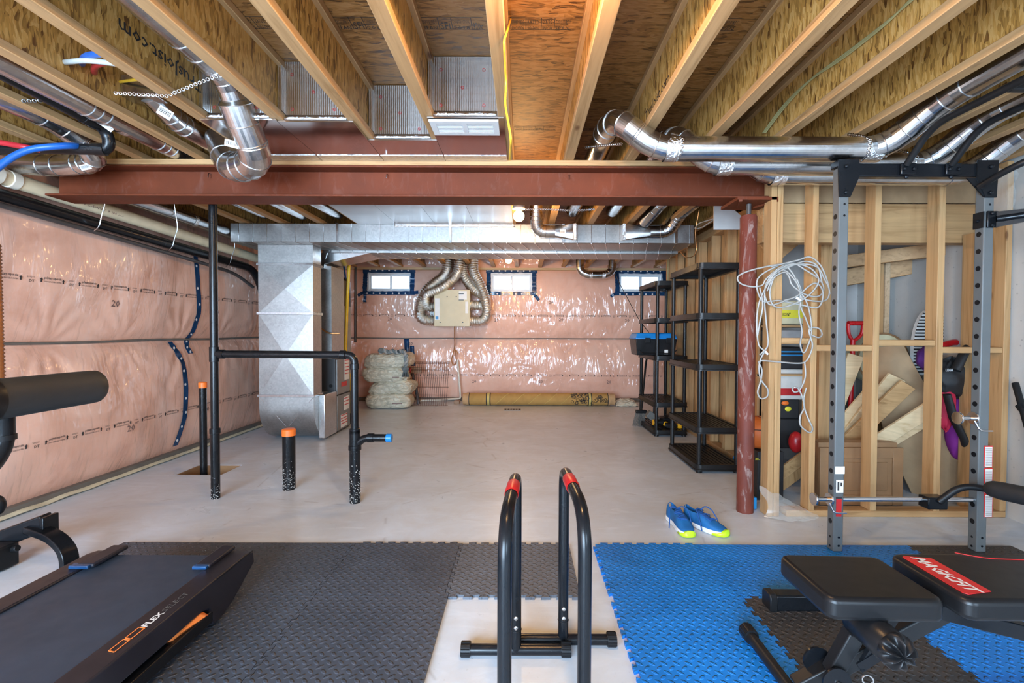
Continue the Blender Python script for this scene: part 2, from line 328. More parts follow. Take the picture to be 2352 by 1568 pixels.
    def islands(s):
        p = list(range(len(s.v)))
        def find(a):
            while p[a] != a: p[a] = p[p[a]]; a = p[a]
            return a
        for f in s.f:
            r = find(f[0])
            for i in f[1:]: p[find(i)] = r
        g = {}
        for f in s.f: g.setdefault(find(f[0]), []).append(f)
        out = []
        for fs in g.values():
            m = MB(); mp = {}
            for f in fs:
                for i in f:
                    if i not in mp: mp[i] = len(m.v); m.v.append(s.v[i])
                m.f.append(tuple(mp[i] for i in f))
            out.append(m)
        return out
    def each(s, name, mat, parent, **kw): return [m.build(name, mat, parent, **kw) for m in s.islands()]
    def stuff(s, name, mat, parent, **kw):
        o = s.build(name, mat, parent, **kw); o['kind'] = 'stuff'; return o
    def build(s, name, mat, parent=None, sharp=35, bevel=0, seg=2, subdiv=0, solid=0):
        me = bpy.data.meshes.new(name); off = OFF.get(parent.name, V(0,0,0)) if parent else V(0,0,0)
        me.from_pydata([tuple(v - off) for v in s.v], [], s.f); me.update()
        bm = bmesh.new(); bm.from_mesh(me); bmesh.ops.recalc_face_normals(bm, faces=bm.faces); bm.to_mesh(me); bm.free()
        me.materials.append(MAT[mat]); me.polygons.foreach_set('use_smooth', [True] * len(me.polygons)); me.set_sharp_from_angle(angle=math.radians(sharp))
        o = bpy.data.objects.new(name, me); COL.objects.link(o)
        if parent: o.parent = parent; OFF[o.name] = off
        if solid: m = o.modifiers.new('t', 'SOLIDIFY'); m.thickness = solid; m.offset = 0
        if bevel: m = o.modifiers.new('b', 'BEVEL'); m.width = bevel; m.segments = seg; m.limit_method = 'ANGLE'; m.angle_limit = math.radians(40); m.harden_normals = False
        if subdiv: m = o.modifiers.new('s', 'SUBSURF'); m.levels = subdiv; m.render_levels = subdiv
        return o
def tag(o, label, cat, group=None, kind=None):
    if label: o['label'] = label
    if cat: o['category'] = cat
    if group: o['group'] = group
    if kind: o['kind'] = kind
    return o
def thing(name, label, cat, loc, group=None):
    o = bpy.data.objects.new(name, None); COL.objects.link(o); o.location = loc; o.empty_display_size = .05
    OFF[o.name] = Vector(loc); return tag(o, label, cat, group)
def struct(name, mb, mat, **kw):
    o = mb.build(name, mat, **kw); o['kind'] = 'structure'; return o
def share(src, parent=None, dloc=(0,0,0)):
    o = src.copy(); COL.objects.link(o); o.parent = parent if parent else src.parent; o.location = src.location + Vector(dloc)
    if o.parent: OFF[o.name] = OFF.get(o.parent.name, V(0,0,0))
    for ch in src.children:
        c = ch.copy(); COL.objects.link(c); c.parent = o
    return o
def fillet(pts, R, n=5):
    pts = [Vector(p) for p in pts]; out = [pts[0]]
    Rs = R if isinstance(R, (list, tuple)) else [R] * len(pts)
    for i in range(1, len(pts) - 1):
        a, b, c = pts[i-1], pts[i], pts[i+1]; d1 = (a - b); d2 = (c - b); l = min(Rs[i], d1.length * .49, d2.length * .49); d1.normalize(); d2.normalize()
        p0 = b + d1 * l; p2 = b + d2 * l
        for k in range(n + 1):
            t = k / n; out.append(p0 * (1-t)**2 + b * 2*t*(1-t) + p2 * t*t)
    out.append(pts[-1]); return out
_TX = {}
def text_geo(txt, bold=0.0):
    if (txt, bold) in _TX: return _TX[(txt, bold)]
    cu = bpy.data.curves.new('t', 'FONT'); cu.body = txt; cu.resolution_u = 1; cu.size = 1; cu.offset = bold
    o = bpy.data.objects.new('t', cu); me = o.to_mesh(); vs = [v.co.copy() for v in me.vertices]; fs = [tuple(p.vertices) for p in me.polygons]
    o.to_mesh_clear(); bpy.data.objects.remove(o); bpy.data.curves.remove(cu)
    x0 = min(v.x for v in vs); vs = [V(v.x - x0, v.y, 0) for v in vs]
    _TX[(txt, bold)] = (vs, fs, max(v.x for v in vs)); return _TX[(txt, bold)]
def put_text(mb, txt, size, fn, width=None, bold=0.0, shear=0.0):
    vs, fs, w0 = text_geo(txt, bold); k = (width / (w0 * size)) if width else 1
    return mb.add([fn(v.x * size * k + shear * v.y * size, v.y * size) for v in vs], fs)
def plane_fn(o, ux, uy, lift=0.0):
    o = Vector(o); ux = Vector(ux).normalized(); uy = Vector(uy).normalized(); n = ux.cross(uy) * lift
    return lambda a, b: o + ux * a + uy * b + n
def card(mb, o, ux, uy, w_, h_, t=.0015):
    """thin sticker with real thickness"""
    o = Vector(o); ux = Vector(ux).normalized(); uy = Vector(uy).normalized(); n = ux.cross(uy)
    M = Matrix((ux, uy, n)).transposed().to_4x4(); M.translation = o
    return mb.box((0, 0, 0), (w_, h_, t), M)
# ================================================================== STRUCTURE
JB = 2.28; JD = .31; XR = 3.12; YB = 8.05; YF = -2.45; XL = -3.36
PX0, PX1, PY0, PY1 = -2.85, -2.47, 3.80, 4.09          # pit opening
mb = MB()
for a in ((XL-.1, YF, PX0, YB+.1), (PX1, YF, XR+.1, YB+.1), (PX0, YF, PX1, PY0), (PX0, PY1, PX1, YB+.1)): mb.box((a[0], a[1], -.16), (a[2], a[3], 0))
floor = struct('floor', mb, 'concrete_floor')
mb = MB().box((PX0-.02, PY0-.02, -.18), (PX1+.02, PY1+.02, -.14)); pit = mb.build('pit_bottom', 'dirt', floor)
for lo, hi in (((PX0, PY0, -.14), (PX0+.012, PY1, -.004)), ((PX1-.012, PY0, -.14), (PX1, PY1, -.004)), ((PX0+.012, PY0, -.14), (PX1-.012, PY0+.012, -.004)), ((PX0+.012, PY1-.012, -.14), (PX1-.012, PY1, -.004))): MB().box(lo, hi).build('pit_liner', 'maple', floor)
# scuffed seam and stain rings, thin trowel marks
# ceiling deck
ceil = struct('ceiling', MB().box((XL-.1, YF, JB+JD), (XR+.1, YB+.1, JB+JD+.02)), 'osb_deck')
JX = [.294 + .393 * k for k in range(-9, 8)]
def joist(x):
    f = MB(); fw = .031
    f.box((x-fw, YF, JB), (x+fw, YB, JB+.038)); f.box((x-fw, YF, JB+JD-.038), (x+fw, YB, JB+JD-.001))
    j = f.build('joist', 'pine_y', ceil, bevel=.003, seg=1)
    MB().box((x-.006, YF, JB+.036), (x+.006, YB, JB+JD-.036)).build('web', 'osb_web', j)
    return j
JO = [joist(x) for x in JX if x < XR-.04 and x > XL+.05]
# mill stamps on deck and webs
def stamp_row(mb, x0, y, z, h, cells):
    x = x0
    fn = lambda ox: (lambda a, b: V(ox + a, y - b, z))
    for txt, wd in cells:
        if txt == '^':
            mb.add([V(x+.01, y-.01, z), V(x+wd-.01, y-.01, z), V(x+wd/2, y-h+.015, z)], [(0,1,2)])
        elif txt:
            rows = txt.split('|')
            for i, r in enumerate(rows):
                hh = h / len(rows); put_text(mb, r, hh*.85, (lambda ox, oy: (lambda a, b: V(ox + a, oy - b, z)))(x+.008, y - h + (i+1)*hh), width=wd-.016)
        for (a0, b0, a1, b1) in ((0,0,wd,.003),(0,h-.003,wd,h),(0,0,.003,h)): mb.add([V(x+a0,y-b0,z),V(x+a1,y-b0,z),V(x+a1,y-b1,z),V(x+a0,y-b1,z)], [(0,1,2,3)])
        x += wd
mb = MB(); zz = JB+JD-.002
cells = [('THIS SIDE|DOWN', .07), ('RATED|SHEATHING', .07), ('23/32|INCH', .06), ('EXPOSURE 1|SPAN', .08), ('SFI', .06), ('CONSTRUCTION|2018', .09), ('320c', .06), ('^', .06), ('EXPOSE|PS 2-10', .08)]
for x0 in (-1.30, -.93, -.47, -.06, .70, 1.15, 1.52): stamp_row(mb, x0, 2.20, zz, .085, cells[int(abs(x0*7)) % 4:][:4])
for x0 in (-.06, .36, .75, 1.14): stamp_row(mb, x0, 3.28, zz, .06, cells[2:6])
mb.stuff('mill_stamp', 'print_black', ceil)
mb = MB()
fn = lambda a, b: V(.687-.008, 2.42 - a, JB+.11 + b); put_text(mb, 'TrusJoist.com', .075, lambda a, b: V(.687-.0065, 2.62 - a, JB+.075 + b), width=.42, bold=.01)
put_text(mb, 'TrusJoist.com', .085, lambda a, b: V(-1.671+.0068, 2.44 - a, JB+.185 - b), width=.50, bold=.01)
mb.stuff('web_print', 'print_black', ceil)

# ------------------------------------------------------------------ insulated walls
def fold(u, z, nails, zs):
    h = 0
    for nu in nails:
        du = u - nu; dz = z - zs; r = math.hypot(du, dz)
        if r < .9 and r > 1e-4:
            th = math.atan2(dz, du); w_ = math.exp(-r/.34) * min(1, r/.10)
            h += .009 * w_ * (.4 + .9*abs(mnoise.noise(V(nu*3.7, th*1.5, 1)))) * math.sin(th*11 + nu*5 + 5*mnoise.noise(V(u*2.5, z*2.5, nu)))
    return h
def blanket(u, z, seed, zs, ztop, B, nails):
    if z >= zs: t = (z - zs) / (ztop - zs); b = B
    else: t = z / zs; b = B * .95
    t = min(1, max(0, t)); d = b * max(0, math.sin(PI * t)) ** .55
    d += .030 * mnoise.noise(V(u*1.1 + seed, z*1.3, 0)) * min(1, 6*t*(1-t))
    d += .012 * mnoise.noise(V(u*3.5 + seed, z*3.0, 4)) * min(1, 8*t*(1-t))
    return d + fold(u, z, nails, zs)
ZSL = 1.095; ZSB = 1.07
NL = [i * .62 + .1 for i in range(-6, 14)]; NBK = [-3.1 + i * .58 for i in range(11)]
def left_x(y, z): return -3.33 + blanket(y, z, 3.1, ZSL, 2.34, .13, NL)
def back_y(x, z): return YB - .03 - blanket(x, z, 9.4, ZSB, 2.24, .085, NBK)
mb = MB().grid(lambda a, b: (left_x(YF + a*(YB-YF), .045 + b*2.30), YF + a*(YB-YF), .045 + b*2.30), 420, 84)
wl = struct('wall_left', mb, 'pink_insulation', sharp=80)
MB().box((XL-.12, YF, 0), (XL+.0, YB, 2.6)).build('concrete_backing', 'concrete_wall', wl)
WIN = [(-2.66, -1.90, 1.86, 2.20), (-.555, .175, 1.86, 2.20), (1.63, 2.40, 1.86, 2.20)]
mb = MB(); NU, NVV = 260, 92; X0, X1, Z0, Z1 = -3.32, XR, .05, 2.27
fn = lambda a, b: (X0 + a*(X1-X0), back_y(X0 + a*(X1-X0), Z0 + b*(Z1-Z0)), Z0 + b*(Z1-Z0))
mb.grid(fn, NU, NVV); keep = []
for f in mb.f:
    c = sum((mb.v[i] for i in f), V(0,0,0)) / 4
    if not any(a-.0 < c.x < b+.0 and z0 < c.z < z1 for a, b, z0, z1 in WIN): keep.append(f)
mb.f = keep
wb = struct('wall_back', mb, 'pink_insulation', sharp=80)
mb = MB(); xs = [XL]
for a, b, z0, z1 in WIN:
    mb.box((xs[-1], YB, 0), (a, YB+.2, 2.6)); mb.box((a, YB, 0), (b, YB+.2, z0)); mb.box((a, YB, z1), (b, YB+.2, 2.6)); xs.append(b)
mb.box((xs[-1], YB, 0), (XR+.1, YB+.2, 2.6)); mb.build('concrete_backing', 'concrete_wall', wb)
# horizontal straps
def strap_line(fn, a0, a1, parent, n=60):
    m = MB(); m.grid(lambda u, v: fn(a0 + u*(a1-a0), v), n, 1); return m.build('strapping', 'strap_dark', parent, solid=.012)
strap_line(lambda y, v: (-3.33 + .03 + .010*mnoise.noise(V(y*2, 0, 0)), y, ZSL - .009 + v*.018 + .02*mnoise.noise(V(y*.8, 3, 0))), YF+.2, 7.9, wl, 140)
strap_line(lambda x, v: (x, YB - .06 + .008*mnoise.noise(V(x*2, 0, 0)), ZSB - .009 + v*.018 + .012*mnoise.noise(V(x*.8, 7, 0))), -3.1, 2.9, wb, 90)
# film print
def film_print(parent, name, fn, u0, u1, step=.27):
    m = MB(); g = MB(); u = u0; i = 0
    while u < u1:
        put_text(m, 'polytarp super-six', .024, (lambda uu: (lambda a, b: fn(uu + a, b + .010)))(u), width=.115, bold=.012)
        put_text(m, '00000-CAN/CGSB-51.34-M86', .015, (lambda uu: (lambda a, b: fn(uu + a, b - .012)))(u), width=.115)
        for k, s in ((-.018, 1), (.130, 1)):
            m.add([fn(u+k-.010, .004), fn(u+k, .018), fn(u+k+.010, .004), fn(u+k+.005, .004), fn(u+k+.005, -.012), fn(u+k-.005, -.012), fn(u+k-.005, .004)], [(0,1,2,3,4,5,6)])
        put_text(m, '200201', .015, (lambda uu: (lambda a, b: fn(uu + a + .165, b + .010)))(u), width=.042)
        put_text(m, 'DT', .026, (lambda uu: (lambda a, b: fn(uu + a + .178, b - .020)))(u), bold=.01)
        u += step
    m.stuff(name, 'print_black', parent)
LP = lambda z0: (lambda u, b: V(left_x(u, z0 + b) + .004, u, z0 + b))
BP = lambda z0: (lambda u, b: V(u, back_y(u, z0 + b) - .004, z0 + b))
film_print(wl, 'film_print', LP(1.515), 1.5, 6.6); film_print(wl, 'film_print', LP(.43), 1.5, 6.6)
film_print(wb, 'film_print', BP(1.455), -2.95, 2.4); film_print(wb, 'film_print', BP(.44), -2.95, 2.4)
mg = MB()
for y, z in ((2.55, 1.40), (3.66, 1.37), (4.88, 1.35), (3.76, .36), (4.7, .36)): put_text(mg, '20', .075, lambda a, b: V(left_x(y + a, z + b) + .004, y + a, z + b), bold=.015)
mg.stuff('batt_number', 'print_grey', wl); mg = MB()
for x, z in ((-2.30, 1.37), (-.48, 1.36), (.62, 1.37), (1.75, 1.36), (-2.72, 1.66), (-1.76, 1.66), (.45, 1.66), (-1.95, .95), (-.86, .31), (.28, .31), (1.44, .31)):
    put_text(mg, '20', .075, lambda a, b: V(x + a, back_y(x + a, z + b) - .004, z + b), bold=.015)
mg.stuff('batt_number', 'print_grey', wb)
# vapour-barrier tape strips on the left wall
def tape_left(pts, wd, name='sheathing_tape'):
    m = MB(); P = []; N = 40
    for i in range(N + 1):
        t = i / N * (len(pts) - 1); k = min(int(t), len(pts) - 2); f = t - k; P.append((pts[k][0]*(1-f) + pts[k+1][0]*f, pts[k][1]*(1-f) + pts[k+1][1]*f))
    for i, (y, z) in enumerate(P):
        m.v += [V(left_x(y - wd/2, z) + .007, y - wd/2, z), V(left_x(y + wd/2, z) + .007, y + wd/2, z)]
    m.f = [(2*i, 2*i+1, 2*i+3, 2*i+2) for i in range(N)]
    t = m.build(name, 'tape_blue', wl); c = MB()
    for i in range(3, N, 5):
        y, z = P[i]; y += random.uniform(-.012, .012); n = 10
        c.add([V(left_x(y, z) + .010, y + .013*math.cos(2*PI*k/n), z + .013*math.sin(2*PI*k/n)) for k in range(n)], [tuple(range(n))])
    c.stuff('tape_logo', 'print_white', t)
tape_left([(4.60, 1.95), (4.60, 1.6), (4.64, 1.35), (4.60, 1.12), (4.54, 1.03), (4.56, .96)], .062)
tape_left([(4.35, 1.08), (4.42, .88), (4.43, .62), (4.42, .35), (4.36, .10)], .062)
# foam sill strip at the foot of the insulation
mb = MB().grid(lambda a, b: (-3.29 + .09*b + .012*mnoise.noise(V(a*30, b, 0)), .5 + a*6.0, .012 + .02*(1-b) + .006*mnoise.noise(V(a*40, 5, 0))), 160, 2); mb.build('sill_gasket', 'sill_foam', wl, solid=.008)
mb = MB().box((-3.33, YF, 0), (-3.235, 7.9, .055)); mb.build('bottom_plate', 'strap_dark', wl)
MB().box((-3.2, YB-.12, 0), (XR-.02, YB-.02, .055)).build('bottom_plate', 'strap_dark', wb)
MB().box((-3.2, YB-.13, 2.235), (XR-.02, YB-.03, 2.27)).build('top_plate', 'pine_pale', wb)
MB().grid(lambda a, b: (-3.3 + a*6.4, YB - .10 + .03*mnoise.noise(V(a*25, b*3, 0)), 2.27 + b*.32), 120, 8).build('rim_insulation', 'pink_insulation', wb, sharp=80)
# ------------------------------------------------------------------ windows
def window(n, r):
    x0, x1, z0, z1 = r; y = YB - .06
    m = MB(); fw = .035
    m.box((x0, y, z0), (x1, y+.16, z0+fw)); m.box((x0, y, z1-fw), (x1, y+.16, z1)); m.box((x0, y, z0+fw), (x0+fw, y+.16, z1-fw)); m.box((x1-fw, y, z0+fw), (x1, y+.16, z1-fw))
    w_ = struct('window_%d' % n, m, 'vinyl_frame', bevel=.004)
    xm = (x0 + x1) / 2
    for i, (a, b, yy) in enumerate(((x0+fw, xm+.03, y+.03), (xm-.01, x1-fw, y+.065))):
        s = MB(); sw = .028; zz0, zz1 = z0+fw, z1-fw
        s.box((a, yy, zz0), (b, yy+.03, zz0+sw)); s.box((a, yy, zz1-sw), (b, yy+.03, zz1)); s.box((a, yy, zz0+sw), (a+sw, yy+.03, zz1-sw)); s.box((b-sw, yy, zz0+sw), (b, yy+.03, zz1-sw))
        so = s.build('sash', 'vinyl_frame', w_, bevel=.003)
        MB().box((a+sw-.004, yy+.012, zz0+sw-.004), (b-sw+.004, yy+.018, zz1-sw+.004)).build('pane', 'window_glass', so)
    t = MB(); tw = .062; rr = random.Random(n)
    def strip(pts, wd):   # ragged tape along a poly line on the wall
        N = 24; P = []
        for i in range(N + 1):
            q = i / N * (len(pts) - 1); k = min(int(q), len(pts) - 2); f = q - k; P.append(V(*pts[k])*(1-f) + V(*pts[k+1])*f)
        d = (P[-1] - P[0]).normalized(); nn = V(-d.y, d.x); b = len(t.v)
        for p in P:
            a_ = p + nn*wd/2*(1 + .12*rr.uniform(-1, 1)); c_ = p - nn*wd/2*(1 + .12*rr.uniform(-1, 1))
            for q in (a_, c_): t.v.append(V(q.x, min(back_y(q.x, q.y), y + .002) - .008 - rr.uniform(0, .010), q.y))
        t.f += [(b+2*i, b+2*i+1, b+2*i+3, b+2*i+2) for i in range(N)]
    o = .022
    strip([(x0-.07, z1+o), (x1+.07, z1+o)], tw+.01); strip([(x0-.05, z0-o), (x1+.07, z0-o)], tw)
    strip([(x0-o, z1+.04), (x0-o, z0-.04)], tw+.01); strip([(x1+o, z1+.04), (x1+o, z0-.04)], tw+.01)
    strip([(x0-.14, z0-.07), (x0-.0, z0+.01)], .05)
    if n == 1: strip([(x0-.01, z0), (x0-.02, z0-.18)], .05); strip([(x1-.06, z0-.03), (x1+.13, z0-.01)], .06)
    else: strip([(x1-.0, z0-.0), (x1+.10, z0-.14)], .055)
    tp = t.build('tape_border', 'tape_blue', w_, sharp=25); c = MB()
    for k in range(7):
        for (cx, cz) in ((x0 + (k+.5)*(x1-x0)/7, z1+.024), (x0 + (k+.2)*(x1-x0)/7, z0-.03)):
            cy = min(back_y(cx, cz), y) - .022; c.add([V(cx + .014*math.cos(2*PI*i/10), cy, cz + .014*math.sin(2*PI*i/10)) for i in range(10)], [tuple(range(10))])
    c.stuff('tape_logo', 'print_white', tp)
for i, r in enumerate(WIN): window(i + 1, r)
# pale fence outside the right-hand window
fe = thing('board_fence', 'pale vertical board fence seen outside the rightmost basement window', 'fence', (2.0, 9.6, 1.3))
for k in range(9): MB().box((1.30+k*.17, 9.6, 1.3), (1.455+k*.17, 9.62, 3.1)).build('board', 'fence_white', fe)
MB().box((1.2, 9.62, 2.6), (2.9, 9.66, 2.68)).build('rail', 'fence_white', fe)
# ------------------------------------------------------------------ right and rear walls
wr = struct('wall_right', MB().box((XR, YF, 0), (XR+.2, YB+.2, 2.6)), 'concrete_wall')
mb = MB()
mb.box((XL, YF-.15, 0), (-2.95, YF, 2.6)); mb.box((-.15, YF-.15, 0), (1.2, YF, 2.6)); mb.box((2.8, YF-.15, 0), (XR, YF, 2.6))
mb.box((-2.95, YF-.15, 2.28), (-.15, YF, 2.6)); mb.box((1.2, YF-.15, 2.15), (2.8, YF, 2.6)); mb.box((1.2, YF-.15, 0), (2.8, YF, .75))
wre = struct('wall_rear', mb, 'drywall')
# closet: front stud wall
wf = struct('wall_closet_front', MB().box((1.70, 2.97, 0), (XR-.01, 3.06, .04)), 'pine_x', bevel=.003, seg=1)
ST = [(1.575, 1.613), (1.615, 1.653), (1.84, 1.879), (2.236, 2.277), (2.640, 2.684), (3.07, 3.11)]
for k, (a, b) in enumerate(ST): MB().box((a, 2.97, .04 if a > 1.7 else 0), (b, 3.06, 2.275)).build('stud', 'pine_z', wf, bevel=.003, seg=1)
for a, b, z in ((1.653, 1.84, 1.13), (1.879, 2.236, 1.085), (2.277, 2.64, 1.12), (2.684, 3.07, 1.075)): MB().box((a, 2.975, z-.019), (b, 3.062, z+.019)).build('blocking', 'pine_x', wf, bevel=.003, seg=1)
MB().box((2.20, 3.45, 0), (2.29, 3.49, 1.85)).build('stud', 'pine_z', wf)
MB().box((3.00, 3.10, 0), (3.035, 3.19, 1.85)).build('stud', 'pine_z', wf)
MB().box((1.64, 3.20, 1.80), (XR-.01, 3.29, 2.065)).build('header', 'pine_x', wf, bevel=.003, seg=1)
MB().box((1.70, 3.215, 2.075), (XR-.01, 3.23, 2.275)).build('kraft_facing', 'kraft', wf)
mb = MB().bar(at(1760, 585, 3.75), at(1862, 500, 3.75), .04, .20); mb.build('stringer', 'pine_x', wf, bevel=.003, seg=1)
mb = MB().bar(at(1900, 606, 3.9), at(2260, 560, 3.35), .05, .10); mb.build('stringer', 'pine_x', wf, bevel=.003, seg=1)
mb = MB().bar(at(1930, 640, 4.05), at(2200, 590, 3.6), .05, .14); mb.build('stringer', 'pine_x', wf, bevel=.003, seg=1)
MB().box((2.95, 3.80, 0), (2.99, 3.89, 1.80)).build('stud', 'pine_dusty_y', wf)
MB().box((2.90, 3.80, 0), (2.94, 3.89, 1.80)).build('stud', 'pine_z', wf)
wk = struct('wall_closet_back', MB().box((2.10, 4.35, 0), (XR, 4.38, 2.28)), 'drywall')
# closet: side stud wall behind the shelving
ws = struct('wall_closet_side', MB().box((1.97, 3.74, 0), (2.06, 6.33, .04)), 'pine_y')
MB().box((1.97, 3.74, 2.19), (2.06, 6.33, 2.275)).build('top_plate', 'pine_y', ws)
for k in range(8):
    y = 3.78 + k*.361; MB().box((1.97, y, .04), (2.06, y+.038, 2.19)).build('stud', 'pine_z', ws, bevel=.003, seg=1)
    if k % 2 == 0: MB().box((1.97, y+.039, .04), (2.06, y+.077, 2.19)).build('stud', 'pine_z', ws, bevel=.003, seg=1)
MB().box((1.945, 6.295, 0), (2.075, 6.335, 2.275)).build('stud', 'pine_z', ws)
for k in range(5): MB().box((2.068, 3.74+k*.515, 0), (2.08, 3.74+(k+1)*.515-.004, 2.27)).build('plywood_panel', 'pine_z', ws)
# ------------------------------------------------------------------ steel beam and post
BX1 = 1.665; BY0, BY1 = 3.0, 3.2; BZ0, BZ1 = 2.045, 2.243
bm_ = thing('steel_beam', 'rust-red primed steel I-beam spanning the room under the joists', 'beam', (0, 3.1, BZ0))
MB().box((-3.062, BY0, BZ0), (BX1, BY1, BZ0+.013)).build('bottom_flange', 'red_primer', bm_, bevel=.002, seg=1)
MB().box((-3.062, BY0, BZ1-.013), (BX1, BY1, BZ1)).build('top_flange', 'red_primer', bm_, bevel=.002, seg=1)
MB().box((-3.062, 3.095, BZ0+.013), (BX1, 3.105, BZ1-.013)).build('web', 'red_primer', bm_)
mb = MB()
for px in (462, 881, 1310):
    p = at(px, 386, 3.0); mb.sweep(fillet([(p.x, 3.10, BZ1-.03), (p.x, 3.07, BZ1-.03), (p.x, 3.065, BZ1-.06)], .01, 3), .0035, 6)
mb.each('bent_nail', 'steel_bolt', bm_)
tag(MB().box((-3.28, 2.995, BZ1+.001), (BX1-.03, 3.205, JB-.001)).build('nailer_board', 'pine_x', bevel=.003, seg=1), 'pale lumber nailer plate lying along the top of the steel beam', 'lumber')
po = thing('steel_post', 'scuffed rust-red round steel column standing under the beam end', 'post', (1.475, 3.06, 0))
mb = MB().sweep([(1.475, 3.06, 0), (1.475, 3.06, 1.935), (1.475, 3.06, 1.945)], [.052, .052, .046], 32); mb.build('column', 'red_post', po)
MB().tube((1.475, 3.06, 1.94), (1.475, 3.06, 2.02), .016, 14).build('screw_jack', 'dark_pipe', po)
MB().box((1.36, 2.97, 2.024), (1.62, 3.22, 2.043)).build('cap_plate', 'red_primer', po)
mb = MB(); mb.bar((1.38, 2.97, 2.018), (1.45, 3.14, 2.018), .02, .012); mb.bar((1.62, 2.97, 2.018), (1.55, 3.14, 2.018), .02, .012); mb.each('clip', 'red_primer', po)
# ================================================================== DUCTS, PIPES, CABLES
def rings_on(pts, r, idx, name, parent, mat='galvanized', rr=.0024):
    m = MB()
    for i in idx:
        i = i if i >= 0 else len(pts) + i
        t = (pts[min(i+1, len(pts)-1)] - pts[max(i-1, 0)]); m.ring(pts[i], t, (r[i] if isinstance(r, list) else r) + .0015, rr, 28, 6)
    return m.each(name, mat, parent)
def duct(label, pts, r, R=.14, n=5, straps=(), tapes=(), barcode=None, group='round galvanized supply ducts', cap=True):
    P = fillet(pts, R, n); base = P[0]; t = thing('round_duct', label, 'duct', base, group)
    if isinstance(r, list): r = [r[0]] + [r[i] for i in range(1, len(pts)-1) for _ in range(n+1)] + [r[-1]]
    MB().sweep(P, r, 36, cap).build('pipe', 'galvanized', t, sharp=9)
    corner = [i for i in range(1, len(P) - 1) if (i - 1) % (n + 1) in (0, (n + 1) // 2, n)]
    if corner: rings_on(P, r, corner, 'seam_bead', t)
    for (a, d, w_) in tapes:
        a = Vector(a); d = Vector(d).normalized(); MB().sweep([a - d*w_/2, a + d*w_/2], r + .002, 36, False).build('foil_tape_wrap', 'foil_tape', t)
    return t
def sticker(parent, px, py, Y, r_, up=(0,0,1), w_=.055, h_=.04, ux=(1,0,0), tilt=0):
    o = at(px, py, Y); u = Vector(ux).normalized(); n = (CAMP - o).normalized(); u = (u - n * u.dot(n)).normalized(); v = n.cross(u)
    s = MB(); card(s, o, u, v, w_, h_, .001); s = s.build('sticker', 'label_white', parent)
    b = MB(); x = .004
    k = 0
    while x < w_ - .006:
        wd = (.0012, .0022, .0016, .003)[k % 4]; b.box((0, 0, 0), (wd, h_*.5, .0006), Matrix.Translation(o + u*x + v*h_*.3 + n*.001) @ Matrix((u, v, n)).transposed().to_4x4()); x += wd + .0022; k += 1
    b.stuff('barcode', 'print_black', s)
RD = .064
d1 = duct('galvanized round duct dropping from joist bay and looping up before the beam', [(-1.47, .3, 2.455), (-1.47, 2.12, 2.45), (-1.47, 2.33, 2.445), at(558, 285, 2.46), at(596, 372, 2.60), at(530, 390, 2.74), at(506, 316, 2.83)], [.064]*3 + [.080]*4, .11, 4)
sticker(d1, 515, 334, 2.44, RD, ux=(1, 0, -.25), w_=.062, h_=.035)
d2 = duct('short silver duct with rectangular boot in the second joist bay left of loop', [(-1.955, 2.46, 2.42), (-1.955, 2.66, 2.36), (-1.96, 3.3, 2.365), (-1.86, 4.72, 2.37)], .058, .05, 2)
MB().box((-2.052, 2.40, 2.375), (-1.87, 2.48, 2.485)).build('boot', 'galvanized', d2, bevel=.004, seg=1)
sticker(d2, 358, 258, 2.36, .06, ux=(1, 0, -.6), w_=.06, h_=.045)
d3 = duct('oval silver duct running in the third joist bay from left', [(-2.235, .3, 2.345), (-2.235, 2.45, 2.335), (-2.22, 2.9, 2.335), (-2.22, 4.72, 2.36)], .058, .05, 2, tapes=[((-2.235, 2.62, 2.335), (0,1,0), .05)])
sticker(d3, 228, 285, 2.52, .06, ux=(1, 0, -.7), w_=.055, h_=.05)
d4 = duct('bent galvanized duct lying against the left end of the beam', [(-2.62, .3, 2.365), (-2.62, 2.66, 2.35), (-2.54, 2.83, 2.205), (-2.82, 2.88, 2.185), (-3.12, 2.88, 2.20)], .06, .12, 5)
sticker(d4, 188, 392, 2.78, .06, ux=(1, 0, .2), w_=.05, h_=.03)
d5 = duct('galvanized duct in the far left joist bay beyond the beam', [(-2.60, 3.3, 2.37), (-2.60, 4.72, 2.37)], .058)
d6 = duct('silver duct hugging top of left wall beyond the beam', [(-3.06, 3.28, 2.215), (-3.02, 5.3, 2.185)], .058, tapes=[((-3.04, 4.3, 2.2), (0,1,0), .05)])
dr1 = duct('nearest of three horizontal silver ducts crossing beside the power rack top', [(2.055, .5, 2.36), (2.055, 2.28, 2.33), (1.93, 2.52, 2.165), (.70, 2.52, 2.165), (.52, 2.50, 2.31), (.488, 2.72, 2.375), (.488, 4.6, 2.375)], .064, .12, 4,
    tapes=[((1.86, 2.52, 2.165), (1,0,0), .09), ((.79, 2.52, 2.165), (1,0,0), .07)])
dr2 = duct('middle of three horizontal silver ducts crossing beside the power rack top', [(2.445, .5, 2.36), (2.445, 2.48, 2.33), (2.33, 2.70, 2.150), (1.07, 2.70, 2.150), (.91, 2.69, 2.30), (.88, 2.92, 2.375), (.88, 4.6, 2.375)], .062, .12, 4,
    tapes=[((2.27, 2.70, 2.15), (1,0,0), .08), ((1.15, 2.70, 2.15), (1,0,0), .08)])
dr3 = duct('farthest of three horizontal silver ducts, passing just before the beam end', [(2.835, .5, 2.36), (2.835, 2.66, 2.33), (2.72, 2.88, 2.150), (1.46, 2.88, 2.150), (1.31, 2.86, 2.31), (1.275, 3.1, 2.375), (1.275, 4.3, 2.375), (1.20, 4.62, 2.27)], .060, .12, 4,
    tapes=[((1.56, 2.88, 2.15), (1,0,0), .08)])
